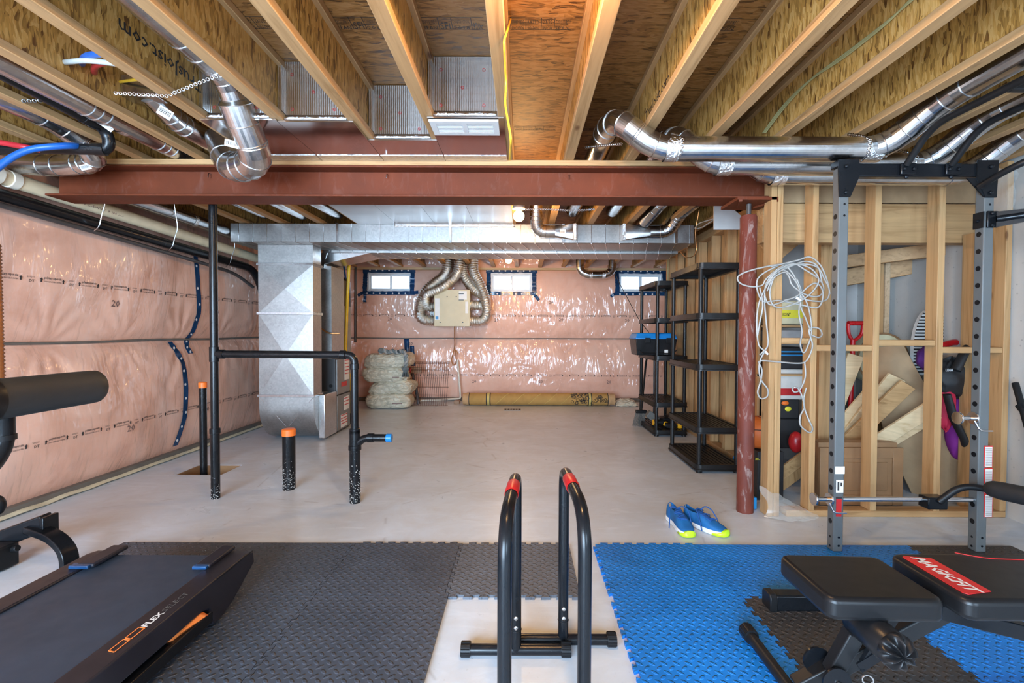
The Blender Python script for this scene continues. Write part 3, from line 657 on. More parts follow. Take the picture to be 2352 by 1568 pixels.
# perforated hanger straps
def strap(label, pts, wd=.018):
    m = MB(); pts = [Vector(p) for p in pts]; step = .02; t = 0
    L = [0]
    for a, b in zip(pts, pts[1:]): L.append(L[-1] + (b-a).length)
    def P(s):
        for i in range(len(pts)-1):
            if s <= L[i+1] or i == len(pts)-2: f = (s-L[i])/max(1e-6, L[i+1]-L[i]); return pts[i].lerp(pts[i+1], f), (pts[i+1]-pts[i]).normalized()
    s = 0
    while s < L[-1]:
        c, d = P(s); n = d.orthogonal().normalized(); vw = (CAMP - c).normalized(); u = d.cross(vw).normalized(); q = u.cross(d)
        R0, r0 = wd*.5, wd*.24; b = len(m.v); K = 8
        for k in range(K):
            a = 2*PI*k/K; e = d*math.cos(a)*1.15 + u*math.sin(a)
            m.v += [c + e*R0, c + (d*math.cos(a) + u*math.sin(a))*r0]
        for k in range(K): k2 = (k+1) % K; m.f.append((b+2*k, b+2*k2, b+2*k2+1, b+2*k+1))
        s += step
    o = m.build('hanger_strap', 'galvanized', solid=.0012); tag(o, label, 'strap', 'perforated metal hanger straps'); return o
strap('perforated strap stretched across joist bay beside the large round duct', [(-1.88, 2.17, 2.275), (-1.66, 2.19, 2.272), (-1.47, 2.22, 2.372), (-1.36, 2.22, 2.40)])
strap('perforated strap below the black pipe at far left joists', [at(55, 232, 2.28), at(165, 229, 2.42)])
strap('perforated strap holding the first right-hand duct at its left elbow', [at(1345, 338, 2.9), at(1430, 330, 2.58)])
strap('perforated strap looped round the nearest horizontal duct near the elbow', [(.82, 2.60, 2.28), (.82, 2.51, 2.235), (.83, 2.45, 2.19), (.83, 2.455, 2.13), (.82, 2.52, 2.098)])
strap('perforated strap looped round the nearest horizontal duct by the rack', [(1.80, 2.60, 2.28), (1.80, 2.51, 2.235), (1.81, 2.45, 2.19), (1.81, 2.455, 2.13), (1.80, 2.52, 2.098)])
strap('perforated strap on the middle horizontal duct by the rack', [(2.20, 2.80, 2.28), (2.20, 2.69, 2.217), (2.21, 2.635, 2.17), (2.20, 2.65, 2.10)])
strap('perforated strap hanging across joists beside the globe bulb', [at(1208, 481, 3.9), at(1262, 481, 3.95), at(1320, 484, 3.95), at(1365, 481, 3.95)])
# ------------------------------------------------------------------ foil-panned return bays
JXS = sorted(x for x in JX)
def jx(v): return min(JXS, key=lambda q: abs(q - v))
bays = [(jx(-1.67), jx(-1.28), 2.44, 'leftmost foil-faced panning panel behind the looping duct'), (jx(-1.28), jx(-.89), 2.46, 'second foil-faced panning panel, right of the looping duct'),
        (jx(-.89), jx(-.5), 2.69, 'third foil-faced panning panel, set deepest toward the beam'), (jx(-.5), jx(-.11), 2.41, 'fourth foil-faced panning panel, nearest the white air register')]
for a, b, y, lab in bays:
    t = thing('foil_panning', lab, 'foil panel', ((a+b)/2, y, JB), 'foil panned joist bays')
    MB().box((a+.012, y, JB+.002), (b-.012, y+.012, JB+JD-.004)).build('end_panel', 'foil', t)
    MB().box((a-.0+.001, y-.012, JB-.010), (b-.001, 2.985, JB-.003)).build('bottom_sheet', 'foil_sheet', t)
    MB().box((a+.012, y-.03, JB+.040), (a+.030, y, JB+JD-.03)).build('side_flap', 'foil', t)
    m = MB().grid(lambda u, v: (a+.035 + u*(b-a-.07), y - .002 - .012*(1-v), JB + .002 + .028*v), 14, 1); m.build('edge_tape', 'foil_tape', t, solid=.002)
    m = MB().box((a+.004, 2.90, JB-.0135), (b-.004, 2.99, JB-.0105)); m.build('edge_tape', 'foil_tape', t)
    c = MB()
    for i in range(3):
        for k in range(3):
            if (i+k) % 2: continue
            x = a+.07+i*.11; z = JB+.06+k*.09; c.ring((x, y-.001, z), (0,1,0), .007, .0012, 10, 4)
    c.stuff('printed_ring', 'label_red', t)
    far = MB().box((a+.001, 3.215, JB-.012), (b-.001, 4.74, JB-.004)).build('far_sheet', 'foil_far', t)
m = MB(); rg = thing('ceiling_register', 'white two-section air register set in the foil underside near the beam', 'vent', (-.3, 2.5, JB-.03))
x0, x1, y0, y1 = -.484, -.128, 2.405, 2.575
m.box((x0, y0, JB-.024), (x1, y0+.03, JB-.013)); m.box((x0, y1-.03, JB-.024), (x1, y1, JB-.013)); m.box((x0, y0+.03, JB-.024), (x0+.03, y1-.03, JB-.013)); m.box((x1-.03, y0+.03, JB-.024), (x1, y1-.03, JB-.013)); m.box(((x0+x1)/2-.012, y0+.03, JB-.024), ((x0+x1)/2+.012, y1-.03, JB-.013))
m.build('frame', 'white_plastic', rg)
for s in (0, 1):
    for k in range(7):
        xa = x0+.03 + s*((x1-x0)/2-.018); xb = xa + (x1-x0)/2 - .042; MB().box((xa, y0+.034+k*.0155, JB-.022), (xb, y0+.044+k*.0155, JB-.014)).build('louvre', 'white_plastic', rg)
# ------------------------------------------------------------------ trunk ducts, plenum, furnace
TY0, TY1, TZ0, TZ1 = 4.75, 5.20, 2.085, 2.275
tk = thing('trunk_duct', 'long flat galvanized trunk duct crossing the room behind the beam', 'duct', (-.6, 5, TZ0))
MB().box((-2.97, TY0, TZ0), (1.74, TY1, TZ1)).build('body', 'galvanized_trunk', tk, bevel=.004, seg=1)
m = MB(); x = -2.88; k = 0
while x < 1.7:
    big = k % 8 == 7; m.box((x-.003-(.01 if big else 0), TY0-.006-(.012 if big else 0), TZ0-.003), (x+.003+(.01 if big else 0), TY0+.001, TZ1)); m.bar((x, TY0, TZ0-.002), (x+.10, TY1, TZ0-.002), .006, .004)
    x += .143; k += 1
m.each('seam_ridge', 'galvanized', tk)
m = MB().grid(lambda u, v: (-1.30 + u*1.22, TY0 - .004 - .006*random.random(), TZ1 - .035 + v*.06), 60, 3); m.build('edge_tape', 'foil_tape', tk, solid=.002)
tk2 = thing('trunk_duct', 'second flat galvanized trunk duct directly behind the first one', 'duct', (-.4, 5.5, TZ0-.02))
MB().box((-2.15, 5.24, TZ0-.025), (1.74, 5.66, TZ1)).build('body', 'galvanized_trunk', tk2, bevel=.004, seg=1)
m = MB(); x = -2.05
while x < 1.7: m.box((x-.003, 5.234, TZ0-.03), (x+.003, 5.24, TZ1)); m.bar((x, 5.24, TZ0-.027), (x+.10, 5.66, TZ0-.027), .006, .004); x += .143
m.each('seam_ridge', 'galvanized', tk2)
m = MB().add([(-2.85,5.25,2.06),(-2.2,5.25,2.06),(-2.2,5.66,2.06),(-2.85,5.66,2.06),(-2.85,5.3,1.90),(-2.26,5.3,1.90),(-2.26,5.6,1.90),(-2.85,5.6,1.90)], [(0,1,2,3),(4,7,6,5),(0,4,5,1),(1,5,6,2),(2,6,7,3),(3,7,4,0)])
m.add([(-2.2,5.25,2.255),(-1.75,5.245,2.255),(-1.75,5.66,2.255),(-2.2,5.66,2.255),(-2.3,5.28,1.93),(-1.72,5.245,2.06),(-1.72,5.66,2.06),(-2.3,5.6,1.93)], [(0,1,2,3),(4,7,6,5),(0,4,5,1),(1,5,6,2),(2,6,7,3),(3,7,4,0)])
m.build('taper', 'galvanized', tk2)
# elbows with boots on the trunk face
def boot_elbow(label, pts, boot, r=.062, flip=1):
    P = fillet(pts, .16, 4); t = thing('duct_elbow', label, 'duct', P[-1]); MB().sweep(P, r, 32, True).build('elbow', 'galvanized', t, sharp=9); rings_on(P, r, range(1, len(P)-1), 'seam_bead', t)
    e = P[-1]; m = MB(); n = 24; ring0 = [V(e.x, e.y + r*math.cos(2*PI*k/n), e.z + r*math.sin(2*PI*k/n)) for k in range(n)]
    bx = boot; ring1 = []
    for k in range(n):
        a = 2*PI*k/n; cy, sz = math.cos(a), math.sin(a); s = 1/max(abs(cy), abs(sz)); ring1.append(V(bx, TY0 - .055 + cy*s*.055, 2.18 + sz*s*.075))
    m.v = ring0 + ring1; m.f = [(k, (k+1)%n, n+(k+1)%n, n+k) for k in range(n)] + [tuple(range(n)), tuple(range(2*n-1, n-1, -1))]
    m.build('boot', 'galvanized', t, sharp=30); MB().box((min(bx, bx+flip*.03), TY0-.112, 2.10), (max(bx, bx+flip*.03), TY0-.004, 2.258)).build('boot_collar', 'foil_tape', t); return t
be1 = boot_elbow('galvanized elbow and boot feeding the trunk duct right of the globe bulb', [(.13, 4.55, 2.50), (.13, 4.60, 2.36), (.135, 4.68, 2.185), (.32, 4.685, 2.185)], .50)
sticker(be1, 1286, 539, 4.62, .06, w_=.055, h_=.05)
boot_elbow('galvanized elbow and boot feeding the trunk duct near the shelving', [(1.55, 4.2, 2.36), (1.52, 4.55, 2.33), (1.46, 4.67, 2.185), (1.27, 4.685, 2.185)], 1.02, flip=-1)
# return drop in front of furnace
rd = thing('return_drop', 'tall silver return-air drop with crossed panels and curved boot', 'duct', (-2.49, 4.98, 0))
RX0, RX1, RY0, RY1 = -2.775, -2.20, 4.90, 5.10
def xpanel(z0, z1, name='panel'):
    c = V((RX0+RX1)/2, RY0-.017, (z0+z1)/2); a, b, d, e = V(RX0, RY0, z0), V(RX1, RY0, z0), V(RX1, RY0, z1), V(RX0, RY0, z1)
    m = MB().add([a, b, d, e, c, V(RX0, RY1, z0), V(RX1, RY1, z0), V(RX1, RY1, z1), V(RX0, RY1, z1)], [(0,1,4),(1,2,4),(2,3,4),(3,0,4),(1,6,7,2),(0,3,8,5),(6,5,8,7),(0,5,6,1),(3,2,7,8)])
    m.build(name, 'galvanized_trunk', rd, sharp=1)
zs = [.52, 1.37, 1.88]
xpanel(.50, 1.365); xpanel(1.37, 1.88); MB().box((RX0, RY0, 1.885), (RX1, RY1, 2.083)).build('collar', 'galvanized_trunk', rd)
m = MB()
for z in (.50, 1.367, 1.883): m.box((RX0-.012, RY0-.018, z-.014), (RX1+.012, RY1+.012, z+.014))
m.each('drive_cleat', 'galvanized', rd, bevel=.002, seg=1)
m = MB(); prof = [(RY0, .50)] + [(RY0 + .36 - .36*math.cos(a), .375 - .37*math.sin(a)) for a in [i*PI/2/12 for i in range(13)]] + [(RY0+.42, .005), (RY0+.42, .50)]
b0 = len(prof); m.v = [V(RX0, y, z) for y, z in prof] + [V(RX1, y, z) for y, z in prof]; m.f = [tuple(range(b0)), tuple(range(2*b0-1, b0-1, -1))] + [(i, (i+1) % b0, b0+(i+1) % b0, b0+i) for i in range(b0)]
m.build('curved_boot', 'galvanized_trunk', rd, sharp=25)
c = V((RX0+RX1)/2, 0, 0); m = MB()
for s in (-1, 1): m.bar((c.x + s*.28, RY0-.002, .48), (c.x + s*.02, RY0-.001+.02, .18), .004, .003, up=(0,1,0))
m.each('crease', 'galvanized', rd)
MB().box((-2.205, 5.02, .02), (-2.13, 5.34, .50)).build('filter_rack', 'galvanized', rd, bevel=.01)
fu = thing('furnace', 'grey gas furnace cabinet with warning labels beside the return drop', 'furnace', (-2.4, 5.5, 0))
FX0, FX1, FY0, FY1, FZ = -2.78, -2.148, 5.345, 5.75, .865
MB().box((FX0, FY0, .005), (FX1, FY1, FZ)).build('cabinet', 'furnace_dark', fu, bevel=.006)
for z0, z1 in ((.45, .855), (.03, .435)):
    dd = MB().box((FX1+.001, FY0+.004, z0), (FX1+.02, FY1-.006, z1)).build('door_panel', 'furnace_grey', fu, bevel=.006)
m = MB(); card(m, (FX1+.0205, FY0+.22, .60), (0,1,0), (0,0,1), .14, .25); card(m, (FX1+.0205, FY0+.20, .24), (0,1,0), (0,0,1), .15, .16); card(m, (FX1+.0205, FY0+.10, .05), (0,1,0), (0,0,1), .20, .15)
lb = m.each('warning_label', 'label_white', fu)[0]; m = MB()
for y, z, wd in ((.22, .83, .14), (.22, .79, .14), (.22, .75, .14), (.22, .71, .14), (.22, .67, .14), (.20, .375, .15), (.20, .34, .15), (.20, .30, .15), (.10, .185, .20), (.10, .15, .20), (.10, .12, .2), (.10, .09, .2)): card(m, (FX1+.0225, FY0+y, z), (0,1,0), (0,0,1), wd, .010, .0008)
m.stuff('label_stripe', 'label_red', lb)
m = MB(); card(m, (FX1+.0205, FY0+.12, .53), (0,1,0), (0,0,1), .16, .055, .006); m.build('name_badge', 'label_red', fu, bevel=.003)
m = MB()
for px, py, r in ((760, 886, .02), (757, 902, .026), (760, 954, .012), (760, 975, .02)): q = at(px, py, FY0); m.tube((q.x, FY0-.006, q.z), (q.x, FY0+.002, q.z), r, 16)
m.each('knockout', 'black_plastic', fu)
MB().box((FX0+.02, FY0+.02, FZ), (FX1-.05, FY1-.02, 1.93)).build('coil_plenum', 'galvanized_trunk', fu)
wh = thing('water_heater', 'grey cylindrical water heater with black top behind the furnace', 'water heater', (-2.60, 6.35, 0))
MB().sweep([(-2.60,6.35,.06), (-2.60,6.35,1.52)], .245, 40).build('tank', 'tank_grey', wh); MB().sweep([(-2.60,6.35,1.52), (-2.60,6.35,1.86), (-2.60,6.35,1.91)], [.25,.24,.20], 40).build('top_unit', 'furnace_dark', wh)
m = MB()
for a in (0, 2*PI/3, 4*PI/3): m.tube((-2.60+.18*math.cos(a), 6.35+.18*math.sin(a), 0), (-2.60+.18*math.cos(a), 6.35+.18*math.sin(a), .06), .025, 10)
m.each('foot', 'black_plastic', wh)
m = MB()
for z0, z1, mt in ((.95, 1.35, 0), (.40, .80, 0)):
    m.grid(lambda u, v: (-2.60+.247*math.cos(-PI*.42 + u*.75), 6.35+.247*math.sin(-PI*.42+u*.75), z0+v*(z1-z0)), 8, 1)
m.each('label_sheet', 'label_white', wh)
def pipe(name, label, cat, pts, r, mat, R=.06, n=6, seg=16, group=None, extras=()):
    P = fillet(pts, R, n) if len(pts) > 2 else [Vector(p) for p in pts]
    if not extras: return tag(MB().sweep(P, r, seg).build(name, mat, sharp=40), label, cat, group)
    t = thing(name, label, cat, P[0], group); MB().sweep(P, r, seg).build('pipe', mat, t, sharp=40)
    for nm, a, b, rr, mm in extras: MB().tube(a, b, rr, 20).build(nm, mm, t, bevel=.002, seg=1)
    return t
pipe('vent_pipe', 'cream plastic vent pipe rising from furnace and elbowing left', 'pipe', [(-2.50, 5.6, 1.82), (-2.24, 5.62, 1.82), (-2.235, 5.62, .865)], .036, 'pvc_cream', extras=[('coupling', V(-2.30,5.617,1.82), V(-2.36,5.615,1.82), .041, 'pvc_white')])
pipe('vent_pipe', 'black plastic vent pipe standing on the furnace beside the cream one', 'pipe', [(-2.52, 5.45, 1.70), (-2.32, 5.46, 1.70), (-2.30, 5.46, .865)], .032, 'abs_black', extras=[('coupling', V(-2.302,5.46,1.62), V(-2.302,5.46,1.55), .037, 'abs_black')])
pipe('gas_pipe', 'yellow gas line dropping down in front of the water heater', 'pipe', [at(803, 585, 5.95), at(797, 700, 5.95), at(793, 810, 5.95), at(797, 850, 5.95), at(806, 870, 5.95), at(806, 898, 5.95)], .020, 'gas_yellow', .12, extras=[('brass_fitting', at(806, 896, 5.95), at(806, 925, 5.95), .03, 'brass'), ('valve_body', at(806, 925, 5.95), at(806, 948, 5.95), .026, 'brass'), ('drip_leg', at(806, 948, 5.95), V(at(806, 948, 5.95).x, 5.95, 0), .016, 'dark_pipe')])
pipe('copper_line', 'thin copper tube bending out beside the furnace plenum', 'pipe', [at(735, 752, 5.3), at(755, 766, 5.28), at(780, 766, 5.3)], .008, 'copper', .05)
pipe('water_line', 'thin black standpipe rising along the back wall by first window', 'pipe', [(-2.79, 7.80, 2.25), (-2.80, 7.80, 1.0)], .02, 'dark_pipe')
pipe('water_line', 'blue water tube curving down beside the yellow gas line', 'pipe', [at(786, 600, 6.3), at(790, 612, 6.3), at(794, 640, 6.3)], .012, 'pex_blue', .05)
# ------------------------------------------------------------------ drain and vent pipes at left
pv = pipe('drain_pipe', 'long cream plastic drain pipe sloping along the left wall', 'pipe', [(-3.115, 1.6, 2.14), (-3.115, 2.9, 2.095), (-3.115, 3.3, 2.085), (-3.05, 5.34, 2.015)], .047, 'pvc_cream', .1, 2, 24, extras=[('coupling', V(-3.115,2.62,2.104), V(-3.115,2.78,2.099), .056, 'pvc_white'), ('coupling', V(-3.115,2.83,2.097), V(-3.115,2.88,2.096), .053, 'pvc_white')])
m = MB(); put_text(m, 'PVC-DWV 3 IN ASTM D2665 SYSTEM 15', .022, lambda a, b: V(-3.115+.0485*math.cos(b/.047-.5)+a*.02, 3.25+a, 2.085-a*.033+.0485*math.sin(b/.047-.5)), width=.75); m.stuff('pipe_print', 'print_grey', pv)
pipe('drain_pipe', 'long black plastic drain pipe under the cream one on left wall', 'pipe', [(-3.15, 1.6, 2.040), (-3.15, 2.9, 1.990), (-3.15, 3.3, 1.975), (-3.08, 5.0, 1.905), (-3.05, 5.28, 1.885), (-3.05, 5.45, 1.70), (-3.05, 5.5, 1.5)], .042, 'abs_black', .15, 5, 24)
pipe('water_line', 'thin dark tube sagging beneath the black drain on left wall', 'pipe', [(-3.14, 2.2, 1.96), (-3.12, 3.4, 1.90), (-3.10, 4.4, 1.845), (-3.08, 5.0, 1.80), (-3.06, 5.3, 1.68)], .017, 'dark_pipe', .3, 5)
for lab, y, dz in (('thin wire hanger looped under drain pipes nearest the beam', 3.35, 0), ('wire hanger looped under drain pipes midway along left wall', 4.05, .0), ('wire hanger looped under drain pipes near the trunk duct', 4.85, .0)):
    zt = 2.08 - (y-3)*.03
    pipe('wire_hanger', lab, 'wire', [(-2.98, y-.05, 2.28), (-2.985, y, zt+.02), (-3.02, y+.01, zt-.05), (-3.05, y+.02, zt-.14), (-3.10, y+.03, zt-.17)], .004, 'steel_bolt', .05, 4, 6, 'wire hangers on the drain pipes')
bl = pipe('drain_pipe', 'black plastic pipe elbowing down between joists at upper left', 'pipe', [(-2.345, .3, 2.40), (-2.345, 2.64, 2.315), (-2.335, 2.66, 2.205), (-2.70, 2.62, 2.195), (-3.02, 2.60, 2.18), (-3.10, 2.58, 2.08)], .030, 'abs_black', .055, 6, 20, extras=[('elbow_collar', V(-2.345,2.50,2.320), V(-2.345,2.58,2.317), .034, 'abs_black'), ('elbow_collar', V(-2.42,2.648,2.202), V(-2.36,2.655,2.204), .034, 'abs_black')])
pipe('water_line', 'blue water tube arching over the black elbow at upper left', 'pipe', [at(-60, 440, 2.35), at(0, 378, 2.42), at(60, 342, 2.48), at(160, 333, 2.56), at(210, 340, 2.75)], .017, 'pex_blue', .2, 6)
pipe('water_line', 'red water tube behind the blue arch at upper left', 'pipe', [at(-60, 318, 2.52), at(0, 327, 2.56), at(60, 338, 2.57), at(98, 346, 2.62)], .015, 'pex_red', .2, 6)
pipe('water_line', 'white water tube through the joist web at upper left', 'pipe', [atx(150, 143, -2.055), V(-1.88, 2.03, 2.345), V(-1.705, 1.985, 2.302)], .011, 'pex_white', .1, 4, group='coloured tubes crossing joist bays')
pipe('water_line', 'short blue water tube through the joist web at upper left', 'pipe', [atx(188, 146, -2.055), V(-1.9, 2.04, 2.37), V(-1.705, 1.945, 2.325)], .013, 'pex_blue', .1, 4, group='coloured tubes crossing joist bays')
pipe('water_line', 'short red water tube through the joist web at upper left', 'pipe', [atx(216, 166, -2.055), V(-1.9, 2.09, 2.36), V(-1.705, 1.97, 2.31)], .013, 'pex_red', .1, 4, group='coloured tubes crossing joist bays')
pipe('cable', 'yellow cable through the joist web near the rectangular boot', 'cable', [atx(276, 188, -2.055), V(-1.9, 2.34, 2.43), V(-1.68, 2.30, 2.42)], .007, 'cable_yellow', .1, 4, group='coloured tubes crossing joist bays')
pipe('cable', 'yellow cable hanging down the centre joist beside the register', 'cable', [atx(1182, -40, -.055), atx(1180, 20, -.055), atx(1166, 68, -.06), atx(1157, 95, -.064), atx(1162, 190, -.064), atx(1160, 240, -.064), atx(1174, 320, -.035), atx(1171, 366, -.045)], .0036, 'cable_yellow', .05, 4, 10)
for k in range(3):
    pipe('cable', ('uppermost', 'middle', 'lowest')[k] + ' of three tan cables stapled along the right-hand joist web', 'cable', [atx(2100, -4-k*3, 1.45), atx(2040, 48+k*2, 1.455), atx(1935, 128+k*4, 1.455), atx(1860, 182, 1.455), atx(1800, 238+k*5, 1.455), atx(1752+k*3, 305, 1.445)], .0042, 'cable_tan', .1, 4, 8, 'tan cables along the joist')
# corrugated copper-coloured hose at the frame's left edge
m = MB(); P = [Vector(at(-14, 560, 2.3)).lerp(at(-4, 892, 2.2), i/80) for i in range(81)]; m.sweep(P, [.021 + .006*(i % 2) for i in range(81)], 16)
tag(m.build('corrugated_hose', 'hose_copper', sharp=70), 'copper-coloured corrugated hose hanging at the far left edge', 'hose')
# ================================================================== LAMPS
def bulb(label, x, y, z, power, r=.048, hold=True):
    t = thing('globe_bulb', label, 'light bulb', (x, y, z), 'bare bulbs in porcelain holders')
    MB().ball((x, y, z), r, 20, 14).build('glass_bulb', 'bulb_glow', t)
    MB().sweep([(x, y, z+r*.8), (x, y, z+r+.012), (x, y, z+r+.012), (x, y, z+r+.03)], [.02, .022, .058, .05], 20).build('porcelain_holder', 'porcelain', t)
    MB().box((x-.05, y-.05, z+r+.03), (x+.05, y+.05, z+r+.075)).build('junction_box', 'galvanized', t)
    l = bpy.data.lights.new('bulb_light', 'POINT'); l.energy = power; l.color = (1.0, .60, .25); l.shadow_soft_size = .05
    o = bpy.data.objects.new('bulb_light', l); COL.objects.link(o); o.parent = t; o.location = (0, 0, -r - .055)
BULBW = 38
bulb('glowing globe bulb hanging just behind the beam above the trunk duct', -.035, 4.02, 2.175, BULBW)
bulb('smaller-looking glowing bulb near the back wall between the windows', -.20, 6.6, 2.195, BULBW)
bulb('bare bulb in the middle joist bay above the camera', .10, 1.32, 2.34, BULBW * 2.1)
# ================================================================== BACK WALL THINGS
hr = thing('ventilator_box', 'tan sheet-metal ventilator box hung on the pink back wall', 'ventilator', (-1.14, 7.6, 1.27))
HX0, HX1, HY0, HY1, HZ0, HZ1 = -1.425, -.865, 7.55, 7.86, 1.275, 1.855
MB().box((HX0, HY0, HZ0), (HX1, HY1, HZ1)).build('cabinet', 'hrv_tan', hr, bevel=.006)
MB().box((HX0-.005, HY0-.014, HZ0-.006), (HX1+.012, HY0-.001, HZ1+.004)).build('door_panel', 'hrv_tan', hr, bevel=.004)
m = MB()
for px, py in ((1027, 681), (1048, 681), (1011, 740), (1063, 740)): p = at(px, py, HY0-.015); m.tube((p.x, HY0-.024, p.z), (p.x, HY0-.014, p.z), .009, 10)
m.each('door_screw', 'black_plastic', hr)
m = MB(); m.box((-1.03, HY0-.03, 1.79), (-.95, HY0-.014, 1.80)); m.box((-1.03, HY0-.03, 1.69), (-.95, HY0-.014, 1.70)); m.each('latch', 'black_plastic', hr)
MB().box((-.925, HY0-.017, 1.48), (-.885, HY0-.0145, 1.67)).build('label_sheet', 'label_white', hr); MB().box((-1.415, HY0-.017, 1.37), (-1.34, HY0-.0145, 1.72)).build('label_sheet', 'label_white', hr); MB().box((-1.405, HY0-.0185, 1.385), (-1.36, HY0-.0172, 1.43)).build('energy_label', 'label_blue', hr)
MB().box((-1.03, HY0-.0165, 1.70), (-.90, HY0-.0145, 1.84)).build('label_sheet', 'label_white', hr)
def flex(label, pts, r=.085):
    P = fillet(pts, .28, 14); Q = []; 
    L = 0; D = [0]
    for a, b in zip(P, P[1:]): D.append(D[-1] + (b-a).length)
    N = int(D[-1] / .018); j = 0
    for i in range(N + 1):
        s = D[-1] * i / N
        while j < len(P) - 2 and D[j+1] < s: j += 1
        Q.append(P[j].lerp(P[j+1], (s - D[j]) / max(1e-6, D[j+1] - D[j])))
    m = MB().sweep(Q, [r + (.008 if i % 2 else -.006) for i in range(N + 1)], 20)
    return tag(m.build('flex_duct', 'flex_foil', sharp=70), label, 'duct', 'foil flex ducts of the ventilator')
flex('outer left foil flex duct looping into the lower left of the tan box', [(-1.22, 7.62, 2.36), (-1.24, 7.62, 2.12), (-1.66, 7.66, 1.80), (-1.70, 7.68, 1.38), (-1.44, 7.70, 1.36)])
flex('inner left foil flex duct curling into upper left of the tan box', [(-1.02, 7.50, 2.36), (-1.04, 7.50, 2.10), (-1.30, 7.52, 1.88), (-1.60, 7.60, 1.78), (-1.58, 7.70, 1.58), (-1.44, 7.72, 1.60)], .075)
flex('inner right foil flex duct curling into upper right of the tan box', [(-1.00, 7.66, 2.36), (-.98, 7.66, 2.10), (-.80, 7.66, 1.86), (-.60, 7.64, 1.76), (-.62, 7.68, 1.62), (-.85, 7.70, 1.62)], .078)
flex('outer right foil flex duct sweeping into lower right of the tan box', [(-.80, 7.58, 2.36), (-.80, 7.58, 2.14), (-.66, 7.58, 1.90), (-.58, 7.60, 1.62), (-.60, 7.66, 1.36), (-.85, 7.70, 1.36)], .078)
ot = thing('outlet_box', 'small white electrical outlet on wall left of the tan box', 'outlet', (-1.53, 7.9, 1.47)); MB().box((-1.565, 7.885, 1.44), (-1.495, 7.91, 1.555)).build('cover_plate', 'white_plastic', ot, bevel=.004); m = MB()
for z in (1.475, 1.515): m.box((-1.54, 7.882, z-.009), (-1.52, 7.886, z+.009))
m.each('socket', 'print_black', ot)
duct('U-shaped silver duct joining two joist bays above the back wall', [(.905, 7.40, 2.42), (.905, 7.40, 2.15), (1.02, 7.40, 2.085), (1.30, 7.40, 2.085), (1.42, 7.40, 2.15), (1.42, 7.40, 2.42)], .062, .12, 3, tapes=[((1.08, 7.40, 2.085), (1,0,0), .05), ((1.28, 7.40, 2.085), (1,0,0), .05)], group='back room ducts')
# stack of white bags
def sack(label, cx, cy, z0, rx, ry, h, seed, mark=True):
    def fn(u, v):
        th = 2*PI*u; ph = (v - .5)*PI; c = abs(math.cos(ph))**.26; s = math.copysign(abs(math.sin(ph))**1.0, ph); ct, st = math.cos(th), math.sin(th); k = .45
        x = rx*c*math.copysign(abs(ct)**k, ct); y = ry*c*math.copysign(abs(st)**k, st); z = h/2*s
        q = V(x*4 + seed, y*4, z*6); n = mnoise.noise(q)*.05 + abs(mnoise.noise(q*2.7))*.045 + mnoise.noise(V(x*16 + z*22 + seed, y*10, z*14 - x*10))*.016
        lean = .035*math.sin(seed*3)*s
        return (cx + x*(1 + n*1.2) + lean, cy + y*(1 + n*1.6), max(z0 + .002, z0 + h/2 + z*(1 + n) + .05*mnoise.noise(V(x*3 + seed, y*2, 7))*c*(.3 if z0 < .01 else 1)))
    t = thing('white_bag', label, 'bag', (cx, cy, z0), 'stacked white storage bags'); MB().grid(fn, 64, 24).build('bag', 'bag_white', t, sharp=70)
    if mark:
        m = MB(); m.box((cx+.10, cy-ry*1.04, z0+h*.36), (cx+.25, cy-ry*1.04+.05, z0+h*.36+.012)); m.build('printed_line', 'print_grey', t)
    return t
sack('lowest white storage bag in the stack, on the floor', -2.07, 7.28, .0, .345, .24, .235, 1.3)
sack('second white storage bag from the floor in the stack', -2.02, 7.30, .205, .33, .23, .225, 4.7, False)
sack('third white storage bag from the floor in the stack', -2.12, 7.28, .40, .345, .23, .235, 8.1)
sack('topmost white storage bag in the stack, rope lying on it', -2.08, 7.29, .61, .36, .24, .235, 12.9, False)
rp = thing('rope_toy', 'grey knotted rope toy draped over the bag stack', 'rope', (-2.0, 7.15, .84))
def twist(pts, r, name, par):
    P = fillet(pts, .06, 5)
    for s in range(2):
        Q = []
        for i, p in enumerate(P):
            a = i*.9 + s*PI; t = (P[min(i+1, len(P)-1)] - P[max(0, i-1)]).normalized(); u = t.orthogonal().normalized(); w_ = t.cross(u); Q.append(p + (u*math.cos(a) + w_*math.sin(a))*r*.55)
        MB().sweep(Q, r*.7, 8).build(name, ('rope_grey', 'label_white')[0] if s == 0 else 'cable_white', par)
twist([(-2.20,7.16,.855),(-2.14,7.15,.90),(-2.06,7.15,.86),(-1.98,7.16,.89),(-1.90,7.14,.855),(-1.84,7.10,.90),(-1.78,7.06,.86),(-1.75,7.02,.82),(-1.75,7.015,.70),(-1.76,7.01,.62)], .03, 'strand', rp)
MB().ball((-1.76, 7.01, .62), (.055, .045, .04), 12, 8).build('knot', 'rope_grey', rp); MB().ball((-2.17, 7.15, .89), (.05, .04, .04), 12, 8).build('knot', 'rope_grey', rp)
m = MB()
for k in range(9): a = k/9*2*PI; m.sweep([(-1.76+.02*math.cos(a), 7.01+.02*math.sin(a), .60), (-1.76+.05*math.cos(a), 7.005+.03*math.sin(a), .50)], [.012, .008], 6)
m.stuff('tassel', 'rope_grey', rp)
